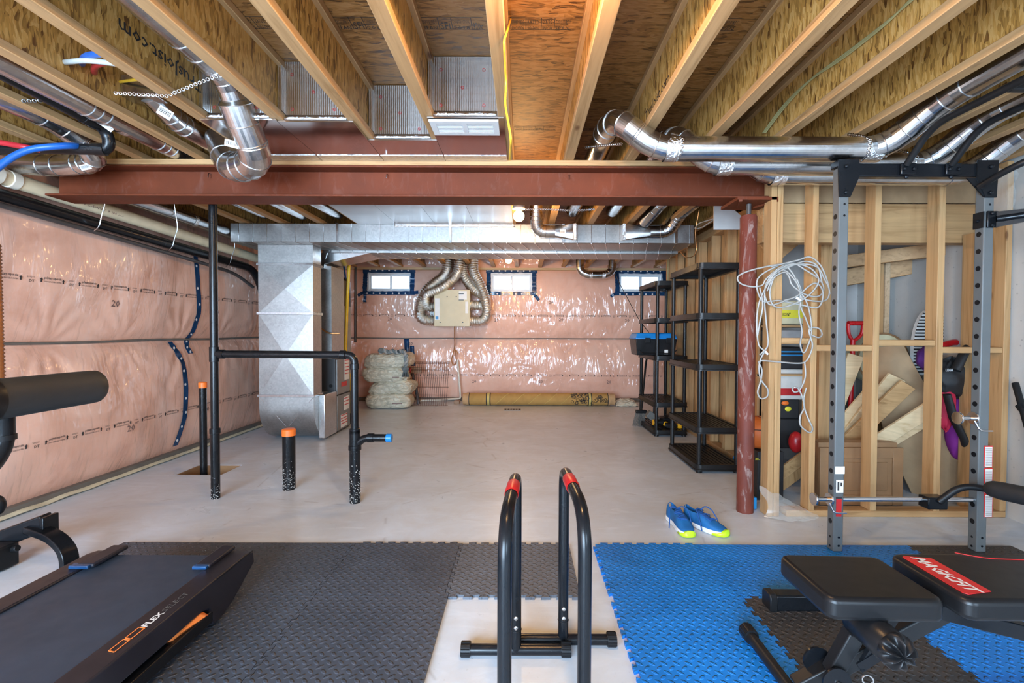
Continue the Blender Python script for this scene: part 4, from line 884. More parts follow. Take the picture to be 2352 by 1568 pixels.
# wire grid panel
wg = thing('wire_fence', 'rusty brown wire grid panel leaning beside the white bags', 'wire panel', (-1.53, 7.45, 0)); m = MB()
for k in range(21): x = -1.90 + k*.034; m.tube((x, 7.42, .0), (x+.02, 7.62, .69), .0035, 5)
for z in (.01, .10, .165, .29, .43, .56, .66, .685): m.tube((-1.91, 7.418+z*.29, z), (-1.19, 7.418+z*.29, z), .004, 5)
m.stuff('wire', 'rust_wire', wg)
for lab, pts, wd in (('longer dark blue tape strip stuck above the wire panel', (-1.96, .74, 1.06), .085), ('shorter dark blue tape strip stuck beside the longer one', (-1.86, .60, .94), .075)):
    x, z0, z1 = pts; m = MB().grid(lambda u, v: (x + (u-.5)*wd + .03*v*-1, back_y(x, z0 + v*(z1-z0)) - .012, z0 + v*(z1-z0)), 2, 16); tag(m.build('tape_strip', 'tape_blue', solid=.003), lab, 'tape')
hm = thing('push_tool', 'wooden-headed push tool leaning in the corner by the wire panel', 'tool', (-1.75, 7.55, 0))
MB().box((-1.93, 7.60, .50), (-1.65, 7.66, .60)).build('head', 'maple', hm, bevel=.006); MB().sweep([(-1.80, 7.62, .50), (-1.72, 7.56, .22), (-1.68, 7.52, .012)], [.022, .024, .03], 12).build('handle', 'dark_pipe', hm); MB().ball((-1.83, 7.59, .55), (.022, .014, .04), 10, 8).build('red_grip', 'red_plastic', hm)
pipe('condensate_pipe', 'white condensate pipe running along floor and up the back wall', 'pipe', [at(940, 921, 7.62), at(1058, 915, 7.80), at(1051, 826, 7.84)], .016, 'pvc_white', .04)
pipe('cable', 'looped brown cable hanging from the box above the condensate pipe', 'cable', [(-1.15, 7.86, 1.28), (-1.14, 7.85, .92), (-1.20, 7.84, .70), (-1.16, 7.84, .60), (-1.11, 7.84, .68), (-1.13, 7.84, .90), (-1.08, 7.85, .80)], .008, 'copper', .08, 6, 8)
MBK = MB().box((-1.12, 7.60, 0), (-1.03, 7.72, .05)); tag(MBK.build('wood_block', 'maple', bevel=.003), 'small reddish wood block under the condensate pipe elbow', 'block')
# rolled rug
rg = thing('rolled_rug', 'long rolled tan rug with flower motif lying by the back wall', 'rug', (.26, 7.50, 0)); RR = .098; RZ = .10
RX = lambda px: at(px, 920, 7.5).x
def rollseg(x0, x1, r, mat, nm, n=10):
    P = [V(x0 + (x1-x0)*i/n, 7.50, r + .004*math.sin(i*1.3)*.3) for i in range(n+1)]; return MB().sweep([V(p.x, p.y, RZ) for p in P], r, 36).build(nm, mat, rg)
rollseg(RX(1072), RX(1400), RR, 'rug_tan', 'roll'); rollseg(RX(1064), RX(1072), RR*.93, 'rug_trim', 'inner_layer'); rollseg(RX(1400), RX(1411), RR*.93, 'rug_trim', 'inner_layer')
for a, b in ((1072, 1078), (1395, 1400)): rollseg(RX(a), RX(b), RR+.003, 'rug_trim', 'end_binding', 1)
for a, b in ((1117, 1119.5), (1125, 1127.5), (1077.5, 1079), (1349, 1351), (1356, 1358), (1394, 1395.5)): rollseg(RX(a), RX(b), RR+.0035, 'print_black', 'border_line', 1)
for a, b in ((1119.5, 1125), (1351, 1356)): rollseg(RX(a), RX(b), RR+.003, 'rug_yellow', 'border_band', 1)
def on_roll(x, a, lift=.004): return V(x, 7.50 - (RR+lift)*math.cos(a), RZ + (RR+lift)*math.sin(a))
m = MB()
for k in range(6):
    x0 = RX(1140 + k*37); P = [on_roll(x0 + t*.2, -.7 + t*1.9, .001) for t in [i/10 for i in range(11)]]; m.sweep(P, .0028, 5)
m.stuff('fold_line', 'rug_yellow', rg); m = MB(); rr = random.Random(3)
for k in range(46):
    x = RX(1312 + rr.random()*36) if k < 30 else RX(1358 + rr.random()*34); a = rr.uniform(-.6, 1.15); s = rr.uniform(.016, .030)
    m.sweep([on_roll(x + s*math.cos(t), a + s/RR*math.sin(t), .003) for t in [2*PI*i/8 for i in range(9)]], .0035, 4)
m.stuff('flower_motif', 'print_black', rg)
MBK = MB().grid(lambda u, v: (1.68 + (u-.5)*.36, 7.55 + (v-.5)*.30, max(.004, .11*(math.sin(PI*u)*math.sin(PI*v))**.5 + .03*mnoise.noise(V(u*6, v*6, 3)))), 24, 20); tag(MBK.build('plastic_sack', 'bag_white', sharp=60), 'crumpled white sack slumped on floor past the rug end', 'bag')
dn = thing('floor_drain', 'flat grey floor drain cover in front of the rolled rug', 'drain', (-.15, 7.05, 0)); MB().box((-.28, 6.98, .0), (-.02, 7.12, .006)).build('cover', 'cinder_grey', dn, bevel=.003); m = MB()
for k in range(6): m.box((-.26+k*.042, 6.995, .006), (-.245+k*.042, 7.105, .0075))
m.each('slot', 'print_black', dn)
pipe('cable', 'thin black cord slanting down from right window to the shelving', 'cable', [at(1405, 605, 7.5), at(1420, 645, 7.4), at(1468, 735, 6.6), at(1490, 763, 6.4)], .005, 'dark_pipe', .1, 4, 6)
# ================================================================== STANDING PIPES
Y1, Y2 = 3.27, 3.20; XA = -2.165; XB = at(815, 1000, Y2).x
vp = thing('plumbing_rough_in', 'black plumbing vent frame with blue-capped branch standing on the floor', 'pipe', (XA, Y1, 0))
ZH = at(600, 813, Y1).z; ZW = at(815, 1005, Y2).z
MB().tube((XA, Y1, 0), (XA, Y1, 2.45), .026, 24).build('riser', 'abs_black', vp)
MB().tube((XA, Y1, 0), (XA, Y1, at(490, 985, Y1).z), .029, 24).build('lower_riser', 'abs_black', vp)
MB().sweep(fillet([(XA, Y1, ZH), (XB, Y2, ZH), (XB, Y2, 0)], .06, 7), .026, 24).build('cross_arm', 'abs_black', vp)
MB().tube((XB, Y2, 0), (XB, Y2, ZW-.02), .037, 24).build('lower_pipe', 'abs_black', vp)
for nm, a, b, r in (('tee_fitting', (XA, Y1, ZH-.055), (XA, Y1, ZH+.05), .0315), ('tee_collar', (XA+.03, Y1, ZH), (XA+.075, Y1-.005, ZH), .032), ('coupling', (XA, Y1, at(490, 995, Y1).z), (XA, Y1, at(490, 983, Y1).z), .034), ('elbow_collar', (XB, Y2, ZH-.10), (XB, Y2, ZH-.06), .031), ('elbow_collar', (XB-.10, Y2, ZH), (XB-.06, Y2, ZH), .031),
    ('wye_body', (XB, Y2, ZW-.075), (XB, Y2, ZW+.055), .036), ('wye_collar', (XB, Y2, ZW-.085), (XB, Y2, ZW-.05), .043), ('wye_collar', (XB, Y2, ZW+.03), (XB, Y2, ZW+.065), .036)):
    MB().tube(a, b, r, 24).build(nm, 'abs_black', vp, bevel=.002, seg=1)
bx1 = at(900, 1003, Y2).x
MB().sweep(fillet([(XB, Y2, ZW-.06), (XB+.06, Y2, ZW), (bx1-.01, Y2, ZW)], .05, 5), .026, 20).build('branch', 'abs_black', vp)
MB().tube((XB+.09, Y2, ZW), (XB+.13, Y2, ZW), .031, 20).build('branch_collar', 'abs_black', vp); MB().tube((bx1-.038, Y2, ZW), (bx1, Y2, ZW), .0285, 20).build('blue_cap', 'blue_cap', vp, bevel=.003)
m = MB(); put_text(m, 'ABS-DWV CELLULAR CORE FOR NON-PRESSURE USE ONLY MADE IN USA', .016, lambda a, b: V(XB-.12-a, Y1-.03+.0, ZH+.012-b*.8) + V(0, -.0+(a*.0), 0), width=.56); m.stuff('pipe_print', 'print_white', vp)
for nm, lab, x, y, r, z0, z1, cap in (('standpipe', 'stout black standpipe with orange cap rising from the open floor', -1.745, 3.47, .045, 0, .452, 'orange_cap'), ('standpipe', 'slender black standpipe with orange cap rising from the floor pit', at(468, 1090, 3.93).x, 3.93, .028, -.14, .75, 'orange_cap')):
    t = thing(nm, lab, 'pipe', (x, y, z0)); MB().tube((x, y, z0), (x, y, z1-.02), r, 28).build('pipe', 'abs_black', t); MB().sweep([(x, y, z1-.05), (x, y, z1-.006), (x, y, z1)], [r+.004, r+.004, r-.004], 28).build('cap', cap, t)
m = MB(); rr = random.Random(5)
for k in range(150):
    a = rr.uniform(-PI, 0); z = abs(rr.gauss(0, .10)); r = .0455; p = V(-1.745 + r*math.cos(a), 3.47 + r*math.sin(a), min(z, .4)); m.ball(p, rr.uniform(.0012, .003), 5, 4)
    a = rr.uniform(-PI, 0); z = abs(rr.gauss(0, .13)); p = V(XB + .0375*math.cos(a), Y2 + .0375*math.sin(a), min(z, .5)); m.ball(p, rr.uniform(.0012, .0032), 5, 4)
    if k < 60: a = rr.uniform(-PI, 0); p = V(XA + .0295*math.cos(a), Y1 + .0295*math.sin(a), abs(rr.gauss(0, .06))); m.ball(p, rr.uniform(.001, .0026), 5, 4)
o = m.stuff('concrete_splatter', 'dust_white', vp)
# ================================================================== FOAM TILES
MT = .012
def edge(a, b, wave):
    a = Vector(a); b = Vector(b); d = b - a; L = d.length; d.normalize(); n = V(-d.y, d.x)
    if not wave: return [a]
    out = [a]; N = 8; s = L / (2*N + 1)
    for k in range(N):
        t0 = s*(2*k + 1); sg = 1 if k % 2 == 0 else -1
        for t, h in ((t0 + .004, 0), (t0 - .004, 1), (t0 + s + .004, 1), (t0 + s - .004, 0)): out.append(a + d*t + n*(.017*h))
    return out
def tile(label, x0, y0, x1, y1, mat, waves, group):
    """waves: W S E N -> True when that edge carries the interlocking teeth; a shared edge is always walked the same way"""
    W, S, E, N_ = waves; g = .0012; p = []
    c = [V(x0+g, y0+g), V(x1-g, y0+g), V(x1-g, y1-g), V(x0+g, y1-g)]
    p += edge(c[0], c[1], S)
    p += edge(c[1], c[2], E)
    q = edge(c[3], c[2], N_); p += [c[2]] + list(reversed(q[1:])) if N_ else [c[2]]
    q = edge(c[0], c[3], W); p += [c[3]] + list(reversed(q[1:])) if W else [c[3]]
    m = MB().prism([(v.x, v.y) for v in p], 0.0, MT); o = m.build('foam_tile', mat, sharp=30); tag(o, label, 'foam tile', group)
    return o
G1 = 'dark interlocking foam tiles around the treadmill'; G2 = 'blue and black interlocking foam tiles at right'
XS = [-2.20, -1.56, -.915, -.325]; YS = [1.49, 2.03, 2.555]
labs = {(0,1): 'dark foam tile at far left corner behind the treadmill', (1,1): 'dark foam tile in the back row behind the treadmill end', (2,1): 'dark foam tile in the back row beside the light grey tile', (0,0): 'dark foam tile mostly hidden under the treadmill belt', (1,0): 'dark foam tile under the right rail of the treadmill', (2,0): 'dark foam tile in the front row beside bare concrete'}
for (i, j), lab in labs.items(): tile(lab, XS[i], YS[j], XS[i+1], YS[j+1], 'foam_dark', (i > 0, j > 0, i < 2 or j == 1, j == 0 or i == 2), G1)
tile('single lighter grey foam tile in the middle behind the dip bars', -.325, 2.03, .262, 2.55, 'foam_grey', (True, True, False, True), G1)
BX = [.405, .98, 1.555, 2.13, 2.70]; BYS = [1.49, 2.03, 2.55]
names = {(0,1): ('blue foam tile at the back left corner near the shoes', 'foam_blue'), (1,1): ('blue foam tile in the back row left of the rack post', 'foam_blue'), (2,1): ('blue foam tile in the back row under the left rack post', 'foam_blue'), (3,1): ('black foam tile in the back row behind the bench backrest', 'foam_black'),
         (0,0): ('blue foam tile in the front row beside the bare concrete strip', 'foam_blue'), (1,0): ('black foam tile under the bench seat with toothed edges', 'foam_black'), (2,0): ('blue foam tile under the bench backrest beside the black one', 'foam_blue'), (3,0): ('blue foam tile at the far right front under the bench', 'foam_blue')}
for (i, j), (lab, mt) in names.items(): tile(lab, BX[i], BYS[j], BX[i+1], BYS[j+1], mt, (True, j > 0, i < 3, True if j == 0 else i == 0), G2)
# ================================================================== DIP BARS
def dip(label, xf, xn, yf, yn, ztop, zbase=0.0):
    t = thing('dip_bar', label, 'dip bar', ((xf+xn)/2, (yf+yn)/2, zbase), 'pair of black dip bars'); r = .0195
    P = fillet([(xn, yn, zbase+.02), (xn, yn, ztop), (xf, yf, ztop), (xf, yf, zbase+.02)], [0, .13, .075, 0], 9)
    MB().sweep(P, r, 28).build('frame', 'black_metal', t, sharp=60)
    for nm, y0, x in (('front_foot', yn, xn), ('rear_foot', yf, xf)):
        MB().tube((x-.175, y0, zbase+.024), (x+.175, y0, zbase+.024), .019, 24).build(nm, 'black_metal', t)
        for s in (-1, 1):
            c = MB(); c.tube((x+s*.165, y0, zbase+.025), (x+s*.20, y0, zbase+.025), .0245, 24)
            for k in range(12): a = 2*PI*k/12; c.cbox((x+s*.183, y0+.0245*math.cos(a), zbase+.0255+.0235*math.sin(a)), (.032, .004, .004))
            c.build('end_cap', 'black_plastic', t)
    ym = yn + (yf-yn)*.60; f = (ym-yn)/(yf-yn); xm = xn + (xf-xn)*f; d = (V(xf, yf, 0) - V(xn, yn, 0)).normalized()
    MB().sweep([V(xm, ym, ztop) - d*.05, V(xm, ym, ztop) - d*.045, V(xm, ym, ztop) + d*.045, V(xm, ym, ztop) + d*.05], [.0205, .0225, .0225, .0205], 28, False).build('red_band', 'red_plastic', t)
    for z in (.115, .15): MB().ball((xf, yf-r, zbase+z), (.008, .004, .008), 10, 6).build('screw', 'steel_bolt', t)
    MB().ring((xf, yf, zbase+.10), (0,0,1), r+.0006, .0012, 24, 5).build('sleeve_joint', 'black_plastic', t)
dip('left black dip bar with a red band on its top', -.020, -.046, 1.675, 1.245, .668)
dip('right black dip bar with a red band on its top', .157, .178, 1.732, 1.30, .672)
# ================================================================== TREADMILL
tm = thing('treadmill', 'black folding treadmill angled away on the dark tiles', 'treadmill', (-1.55, 1.2, MT)); TZ = .20
MB().box((-1.815, .32, TZ-.022), (-1.298, 2.035, TZ-.006)).build('running_belt', 'belt', tm, bevel=.004)
MB().sweep([(-1.80, 2.035, TZ-.042), (-1.31, 2.035, TZ-.042)], .030, 20).build('rear_roller', 'belt', tm)
def rail(x0, x1, nm):
    pf = [(.28, TZ+.004), (2.02, TZ+.004), (2.075, TZ-.006), (2.082, TZ-.060), (2.055, TZ-.075), (1.93, .055), (1.84, .030), (1.80, .030), (1.78, .105), (1.74, .118), (.28, .118)]
    M = Matrix(((0,0,1,0),(1,0,0,0),(0,1,0,0),(0,0,0,1)))
    return MB().prism(pf, x0, x1, M).build(nm, 'deck_plastic', tm, bevel=.006, sharp=40)
rail(-1.302, -1.205, 'side_rail'); rail(-1.905, -1.812, 'side_rail')
for s, x0, x1 in ((1, -1.345, -1.285), (-1, -1.835, -1.765)):
    MB().box((x0, 1.90, TZ+.002), (x1, 2.075, TZ+.020)).build('roller_cover', 'deck_plastic', tm, bevel=.006)
    MB().box((x0-.004 if s > 0 else x1-.09, 1.885, TZ+.004), (x1-.006 if s > 0 else x1-.01, 1.915, TZ+.018)).build('adjuster_clip', 'tape_blue', tm, bevel=.003)  # black plastic clips; the blue of the cool light is put into their colour
MB().box((-1.21, 1.82, TZ-.004), (-1.2035, 2.07, TZ-.001)).build('seam_line', 'black_plastic', tm)
MB().box((-1.262, .3, .045), (-1.205, 1.80, .092)).build('base_tube', 'black_metal', tm, bevel=.005); MB().box((-1.885, .3, .045), (-1.83, 1.80, .092)).build('base_tube', 'black_metal', tm, bevel=.005)
for x in (-1.25, -1.86):
    for y in (.38, 1.86): MB().tube((x, y, MT+.002), (x, y, .05), .025, 16).build('foot', 'black_plastic', tm)
m = MB().grid(lambda u, v: (-1.24 + .045*math.sin(PI*v)*(.3+.7*u), 1.60 + .13*u + .02*math.sin(PI*v), .088 + .030*v), 8, 4); m.build('orange_release', 'print_orange', tm, solid=.012, sharp=60)
fnx = lambda y0, xo: (lambda a, b: V(xo - b, y0 + a, TZ+.0050))
m = MB(); put_text(m, 'FLEX', .030, fnx(1.515, -1.236), width=.080, bold=.035, shear=.2); m.stuff('printed_word', 'print_white', tm)
m = MB(); put_text(m, 'SELECT', .030, fnx(1.600, -1.236), width=.115, bold=.0, shear=.2); m.stuff('printed_word', 'rack_grey', tm)
m = MB()
for a, b in ((1.395, 1.45), (1.455, 1.51)):
    for (q0, q1) in (((a, 0), (b, 0)), ((b, 0), (b+.004, .022)), ((b+.004, .022), (a+.006, .022)), ((a+.006, .022), (a, 0))): m.bar(V(-1.236-q0[1], q0[0], TZ+.0052), V(-1.236-q1[1], q1[0], TZ+.0052), .0035, .001)
m.stuff('printed_emblem', 'print_orange', tm)
HXR = -1.142; zc = 1.030
m = MB(); P = [V(HXR-.004, .45, zc-.004), V(HXR, 1.0, zc), V(HXR, 1.19, zc+.001), V(HXR, 1.225, zc+.001), V(HXR, 1.243, zc+.001), V(HXR, 1.250, zc+.001)]; m.sweep(P, [.036,.036,.0350,.0348,.0340,.0305], 28, flat=1.25)
hb = m.build('hand_rail', 'foam_grip', tm, sharp=60); MB().sweep([V(HXR, .45, zc), V(HXR, .985, zc), V(HXR, 1.0, zc)], [.040, .0395, .037], 28, flat=1.25).build('rail_sleeve', 'black_plastic', hb)
MB().sweep(fillet([(HXR-.018, 1.035, zc-.03), (HXR-.018, 1.035, zc-.12), (HXR-.018, .93, zc-.21), (HXR-.03, .42, .20)], .05, 6), .021, 20).build('upright', 'black_metal', tm); MB().tube((HXR-.018, 1.035, zc-.095), (HXR-.018, 1.035, zc-.083), .0235, 20).build('upright_collar', 'black_plastic', tm)
m = MB().sweep(fillet([(-1.97, 1.2, zc), (-1.97, .48, zc), (-1.93, .42, .9), (-1.90, .40, .20)], .06, 5), .032, 18); m.build('hand_rail', 'foam_grip', tm)
MB().box((-1.97, .36, .95), (-1.14, .50, 1.06)).build('console', 'black_plastic', tm, bevel=.01); MB().box((-1.93, .28, .10), (-1.18, .62, .26)).build('motor_hood', 'deck_plastic', tm, bevel=.03)
# ================================================================== SECOND MACHINE at left edge
em = thing('exercise_machine', 'black steel exercise machine frame with curved leg at left edge', 'exercise machine', (-2.6, 2.35, 0))
a0 = at(-150, 1293, 2.33); a1 = at(112, 1197, 2.38)
MB().bar(a0, a1, .065, .085).build('main_tube', 'black_metal', em, bevel=.006); d = (a1-a0).normalized(); MB().cbox(a1 + V(.002,0,-.014), (.022, .082, .092)).build('end_plate', 'black_metal', em, bevel=.004)
q = at(60, 1176, 2.34); m = MB(); card(m, a1 - d*.09 + V(-.02,-.03,.034), d, V(0,1,0), .07, .05, .001); m.build('warning_label', 'label_red', em)
lg = fillet([at(72, 1212, 2.36), at(128, 1232, 2.33), at(160, 1268, 2.30), at(158, 1330, 2.30)], .10, 7); fl = atz(158, 1340, .0); lg[-1] = V(lg[-2].x, lg[-2].y, .004)
m = MB(); n = len(lg)
for i, p in enumerate(lg):
    t = (lg[min(i+1, n-1)] - lg[max(i-1, 0)]).normalized(); yv = V(.25, 1, 0).normalized(); u = t.cross(yv).normalized()
    m.v += [p + u*.017 + yv*.035, p - u*.017 + yv*.035, p - u*.017 - yv*.035, p + u*.017 - yv*.035]
m.f = [(4*i+k, 4*i+(k+1) % 4, 4*i+4+(k+1) % 4, 4*i+4+k) for i in range(n-1) for k in range(4)] + [(0,1,2,3), (4*n-1, 4*n-2, 4*n-3, 4*n-4)]
m.build('curved_leg', 'black_metal', em, bevel=.004, sharp=50)
pp = at(2, 1290, 2.28); MB().box((pp.x-.06, 2.24, .10), (pp.x+.035, 2.32, pp.z+.05)).build('column', 'black_satin', em, bevel=.006); MB().box((pp.x-.07, 2.23, .005), (pp.x+.04, 2.33, .12)).build('foot', 'black_plastic', em, bevel=.008)
kp = at(25, 1262, 2.30); MB().tube(kp - V(.06,0,.01), kp + V(.035,0,.008), .016, 12).build('lock_knob', 'black_plastic', em, bevel=.003); MB().tube(kp - V(.05,0,.03), kp + V(.005,0,-.03), .013, 12).build('lock_pin', 'black_plastic', em)
bp = at(-6, 1160, 2.32); MB().ball(bp, (.035, .03, .05), 16, 10).build('pedal_knob', 'black_plastic', em); MB().tube(bp - V(.25,0,.02), bp, .012, 10).build('pedal_arm', 'black_metal', em)
# ================================================================== POWER RACK
rk = thing('power_rack', 'grey-post power rack with black top bars at right', 'power rack', (2.07, 1.8, MT)); PW = .053
LX, RXX, PYF = 1.664, 2.430, 2.467
ztop = 2.055
for x in (LX, RXX):
    for y in (PYF, .95):
        p = MB().box((x, y, MT), (x+PW, y+PW, ztop)).build('post', 'rack_grey', rk, bevel=.006, seg=3)
        if y == PYF:
            m = MB(); z = .17
            while z < 1.86:
                m.tube((x-.0012, y+PW/2, z), (x+.001, y+PW/2, z), .0135, 16); z += .0905
            m.each('adjust_hole', 'black_metal', p)
            m = MB()
            for z in (.085, .035): m.tube((x-.0012, y+PW/2, z), (x+.001, y+PW/2, z), .006, 10)
            for z in (.045, .09, 1.80, 1.86): m.tube((x+PW*.55, y-.0012, z), (x+PW*.55, y+.001, z), .006, 10)
            m.each('bolt_hole', 'black_metal', p)
for y in (PYF, .95):
    MB().box((LX+PW+.002, y+.002, 2.005), (RXX-.002, y+PW-.002, 2.075)).build('top_beam', 'black_metal', rk, bevel=.005)
    for x, s in ((LX, 1), (RXX+PW, -1)):
        pl = [(-.012*s, 2.09), (.10*s, 2.09), (.10*s, 2.00), (.055*s, 1.895), (-.004*s, 1.895)]
        M = Matrix(((1,0,0,x),(0,0,1,0),(0,1,0,0),(0,0,0,1)))
        g = MB().prism(pl, y-.007, y-.001, M).build('gusset', 'black_metal', rk); m = MB()
        for bx, bz in ((.03*s, 2.055), (.03*s, 1.92)): m.ball((x+bx, y-.011, bz), (.011, .008, .011), 10, 6)
        m.each('bolt', 'black_metal', g)
    MB().box((LX-.01, y-.006, 2.055), (LX+PW+.01, y+PW+.006, 2.092)).build('post_cap', 'black_metal', rk, bevel=.004); MB().box((RXX-.01, y-.006, 2.055), (RXX+PW+.01, y+PW+.006, 2.092)).build('post_cap', 'black_metal', rk, bevel=.004)
MB().add([(RXX+.0,PYF-.002,2.0),(RXX-.10,PYF-.002,2.0),(RXX-.005,PYF-.002,1.90),(RXX+.0,PYF+.004,2.0),(RXX-.10,PYF+.004,2.0),(RXX-.005,PYF+.004,1.90)], [(0,1,2),(5,4,3),(0,3,4,1),(1,4,5,2),(2,5,3,0)]).build('gusset', 'black_metal', rk)
for px in (2078, 2181):
    x = at(px, 385, PYF).x; br = MB().box((x-.028, PYF-.014, 2.012), (x+.052, PYF-.001, 2.072)).build('bar_bracket', 'black_metal', rk, bevel=.004); m = MB()
    for dx in (-.012, .036): m.ball((x+dx, PYF-.018, 2.040), (.011, .008, .011), 10, 6)
    m.ball((x, PYF-.01, 2.0), (.011, .010, .012), 10, 6); m.each('bolt', 'black_metal', br)
    b0 = V(x, PYF-.012, 2.062); zt = 2.205
    MB().sweep(fillet([b0, (x+.01, PYF-.15, zt), (x+.01, 1.3, zt), (x+.01, 1.02, 2.06)], .09, 7), .0165, 20).build('pull_up_bar', 'black_satin', rk)
x1 = at(2078, 385, PYF).x; MB().box((x1+.02, 1.945, 2.19), (RXX+.35, 1.975, 2.225)).build('cross_bar', 'black_satin', rk, bevel=.003)
MB().sweep(fillet([at(2250, 428, PYF-.02), at(2330, 380, 2.28), (2.62, 2.05, 2.10), (2.62, 1.2, 2.10)], .10, 6), .0165, 20).build('pull_up_bar', 'black_satin', rk)
# chrome pegs and safety bar
def peg(x, z, nm='storage_peg'):
    y = PYF+PW/2; m = MB().tube((x-.085, y, z), (x-.002, y, z), .0125, 20); p = m.build(nm, 'chrome', rk)
    MB().tube((x-.095, y, z), (x-.085, y, z), .034, 28).build('end_disc', 'chrome', p, bevel=.002); MB().tube((x-.012, y, z), (x-.002, y, z), .034, 28).build('stop_disc', 'chrome', p, bevel=.002)
    MB().sweep(fillet([(x-.02, y-.02, z-.012), (x-.005, y-.032, z-.055), (x+.01, y-.036, z-.062), (x+.062, y-.036, z-.062)], .015, 4), .004, 8).build('locking_clip', 'chrome', p)
peg(RXX-.0, at(2258, 962, PYF).z); zb = at(1925, 1150, PYF).z; peg(LX, zb)
MB().tube((LX+PW, PYF+PW/2, zb), (RXX-.0, PYF+PW/2, zb), .0130, 24).build('safety_bar', 'chrome', rk)
bk = at(2152, 1151, PYF); MB().box((bk.x-.055, PYF-.012, zb-.042), (bk.x+.05, PYF+.055, zb+.022)).build('slide_bracket', 'black_metal', rk, bevel=.006)
MB().sweep(fillet([(bk.x, PYF-.01, zb), (bk.x+.09, PYF-.04, zb+.10), (bk.x+.20, PYF-.10, zb+.095), (bk.x+.33, PYF-.20, zb+.045)], .07, 7), .017, 18).build('dip_arm', 'black_satin', rk)
MB().sweep([at(2272, 1118, 2.30), at(2280, 1122, 2.28), at(2300, 1127, 2.24), at(2480, 1165, 1.95)], [.028, .040, .043, .043], 24).build('foam_roller', 'foam_grip', rk)
jz = at(2263, 505, PYF).z; MB().box((RXX-.006, PYF-.004, jz-.040), (RXX-.001, PYF+PW+.004, jz+.045)).build('bracket_plate', 'black_satin', rk, bevel=.003); MB().tube((RXX-.022, PYF+.027, jz), (RXX-.004, PYF+.027, jz), .009, 12).build('bolt', 'black_metal', rk)
MB().box((RXX+.008, PYF-.012, jz-.042), (RXX+.065, PYF-.001, jz+.045)).build('bracket_plate', 'black_metal', rk, bevel=.003); m = MB()
for z in (-.03, .032): m.ball((RXX+.03, PYF-.015, jz+z), (.011, .008, .011), 10, 6)
m.each('bolt', 'black_metal', rk)
MB().sweep([(RXX+.045, PYF-.02, jz), (RXX+.10, PYF-.06, jz+.004), (RXX+.40, PYF-.45, jz+.01)], .0165, 18).build('dip_handle', 'black_metal', rk)
MB().add([V(RXX+.05,PYF-.014,jz+.04),V(RXX+.05,PYF-.014,jz-.04),V(RXX+.26,PYF-.25,jz-.01),V(RXX+.26,PYF-.25,jz+.028),V(RXX+.058,PYF-.012,jz+.04),V(RXX+.058,PYF-.012,jz-.04),V(RXX+.268,PYF-.248,jz-.01),V(RXX+.268,PYF-.248,jz+.028)], [(0,1,2,3),(7,6,5,4),(0,4,5,1),(1,5,6,2),(2,6,7,3),(3,7,4,0)]).build('handle_gusset', 'black_metal', rk)
# stickers on the posts
def fcard(nm, mat, px0, py0, px1, py1, par=rk, lift=.0):
    a = at(px0, py1, PYF-.0005); b = at(px1, py0, PYF-.0005); m = MB().box((a.x, PYF-.0018-lift, a.z), (b.x, PYF-.0002-lift, b.z)); return m.build(nm, mat, par)
s1 = fcard('sticker', 'label_white', 1920, 1102, 1937, 1131); fcard('barcode', 'print_black', 1923, 1106, 1927, 1126, s1, .0018); fcard('barcode', 'print_black', 1930, 1108, 1934, 1116, s1, .0018)
fcard('sticker', 'label_white', 1918, 1071, 1940, 1088)
s2 = fcard('sticker', 'label_red', 1920, 1141, 1933, 1186); fcard('header', 'print_black', 1920, 1141, 1933, 1145, s2, .0018)
for y0, y1 in ((1023, 1072), (1074, 1132), (1133, 1187)):
    s = fcard('sticker', 'label_red', 2259, y0, 2280, y1); s_ = fcard('label_field', 'label_white', 2261, y0+3, 2278, y1-1, s, .0018); m = MB(); yy = y0+6
    while yy < y1-3:
        a = at(2262, yy+1, PYF); b = at(2277, yy, PYF); m.box((a.x, PYF-.0042, a.z), (b.x, PYF-.0038, b.z)); yy += 2.4
    m.stuff('small_print', 'print_grey', s)
# ================================================================== BENCH
bn = thing('weight_bench', 'adjustable black weight bench with red label on the backrest', 'weight bench', (1.2, 1.4, MT)); BZ = .452
def pad(x0, x1, y0, y1, z0, z1, nm, tilt=0.0, r=.035):
    n = 7; poly = []
    for cx, cy, a0 in ((x1-r, y1-r, 0), (x0+r, y1-r, PI/2), (x0+r, y0+r, PI), (x1-r, y0+r, 1.5*PI)):
        for k in range(n): a = a0 + k/(n-1)*PI/2; poly.append((cx + r*math.cos(a), cy + r*math.sin(a)))
    M = Matrix.Translation((x0, 0, z1)) @ Matrix.Rotation(tilt, 4, 'Y') @ Matrix.Translation((-x0, 0, -z1))
    return MB().prism(poly, z0, z1, M).build(nm, 'vinyl_black', bn, bevel=.016, seg=4, sharp=60)
pad(.845, 1.175, 1.262, 1.528, BZ-.065, BZ, 'seat_pad', .02)
pad(1.215, 2.20, 1.255, 1.535, BZ-.062, BZ, 'backrest_pad')
rl = MB(); poly = [(1.247, 1.285), (1.325, 1.300), (1.325, 1.492), (1.247, 1.508), (1.238, 1.50), (1.238, 1.293)]; rl.prism(poly, BZ+.0005, BZ+.002); lab = rl.build('brand_label', 'label_red', bn)
m = MB(); put_text(m, 'MAGICFIT', .052, lambda a, b: V(1.262 + b, 1.497 - a, BZ+.0026), width=.196, bold=.03, shear=.25); m.stuff('label_lettering', 'print_white', lab)
m = MB(); P = fillet([(1.44, 1.535, BZ+.0008), (1.50, 1.497, BZ+.0008), (1.60, 1.487, BZ+.0008), (2.15, 1.487, BZ+.0008)], .06, 6)
for a, b in zip(P, P[1:]): m.bar(a, b, .004, .0016)
m.stuff('red_piping', 'label_red', bn)
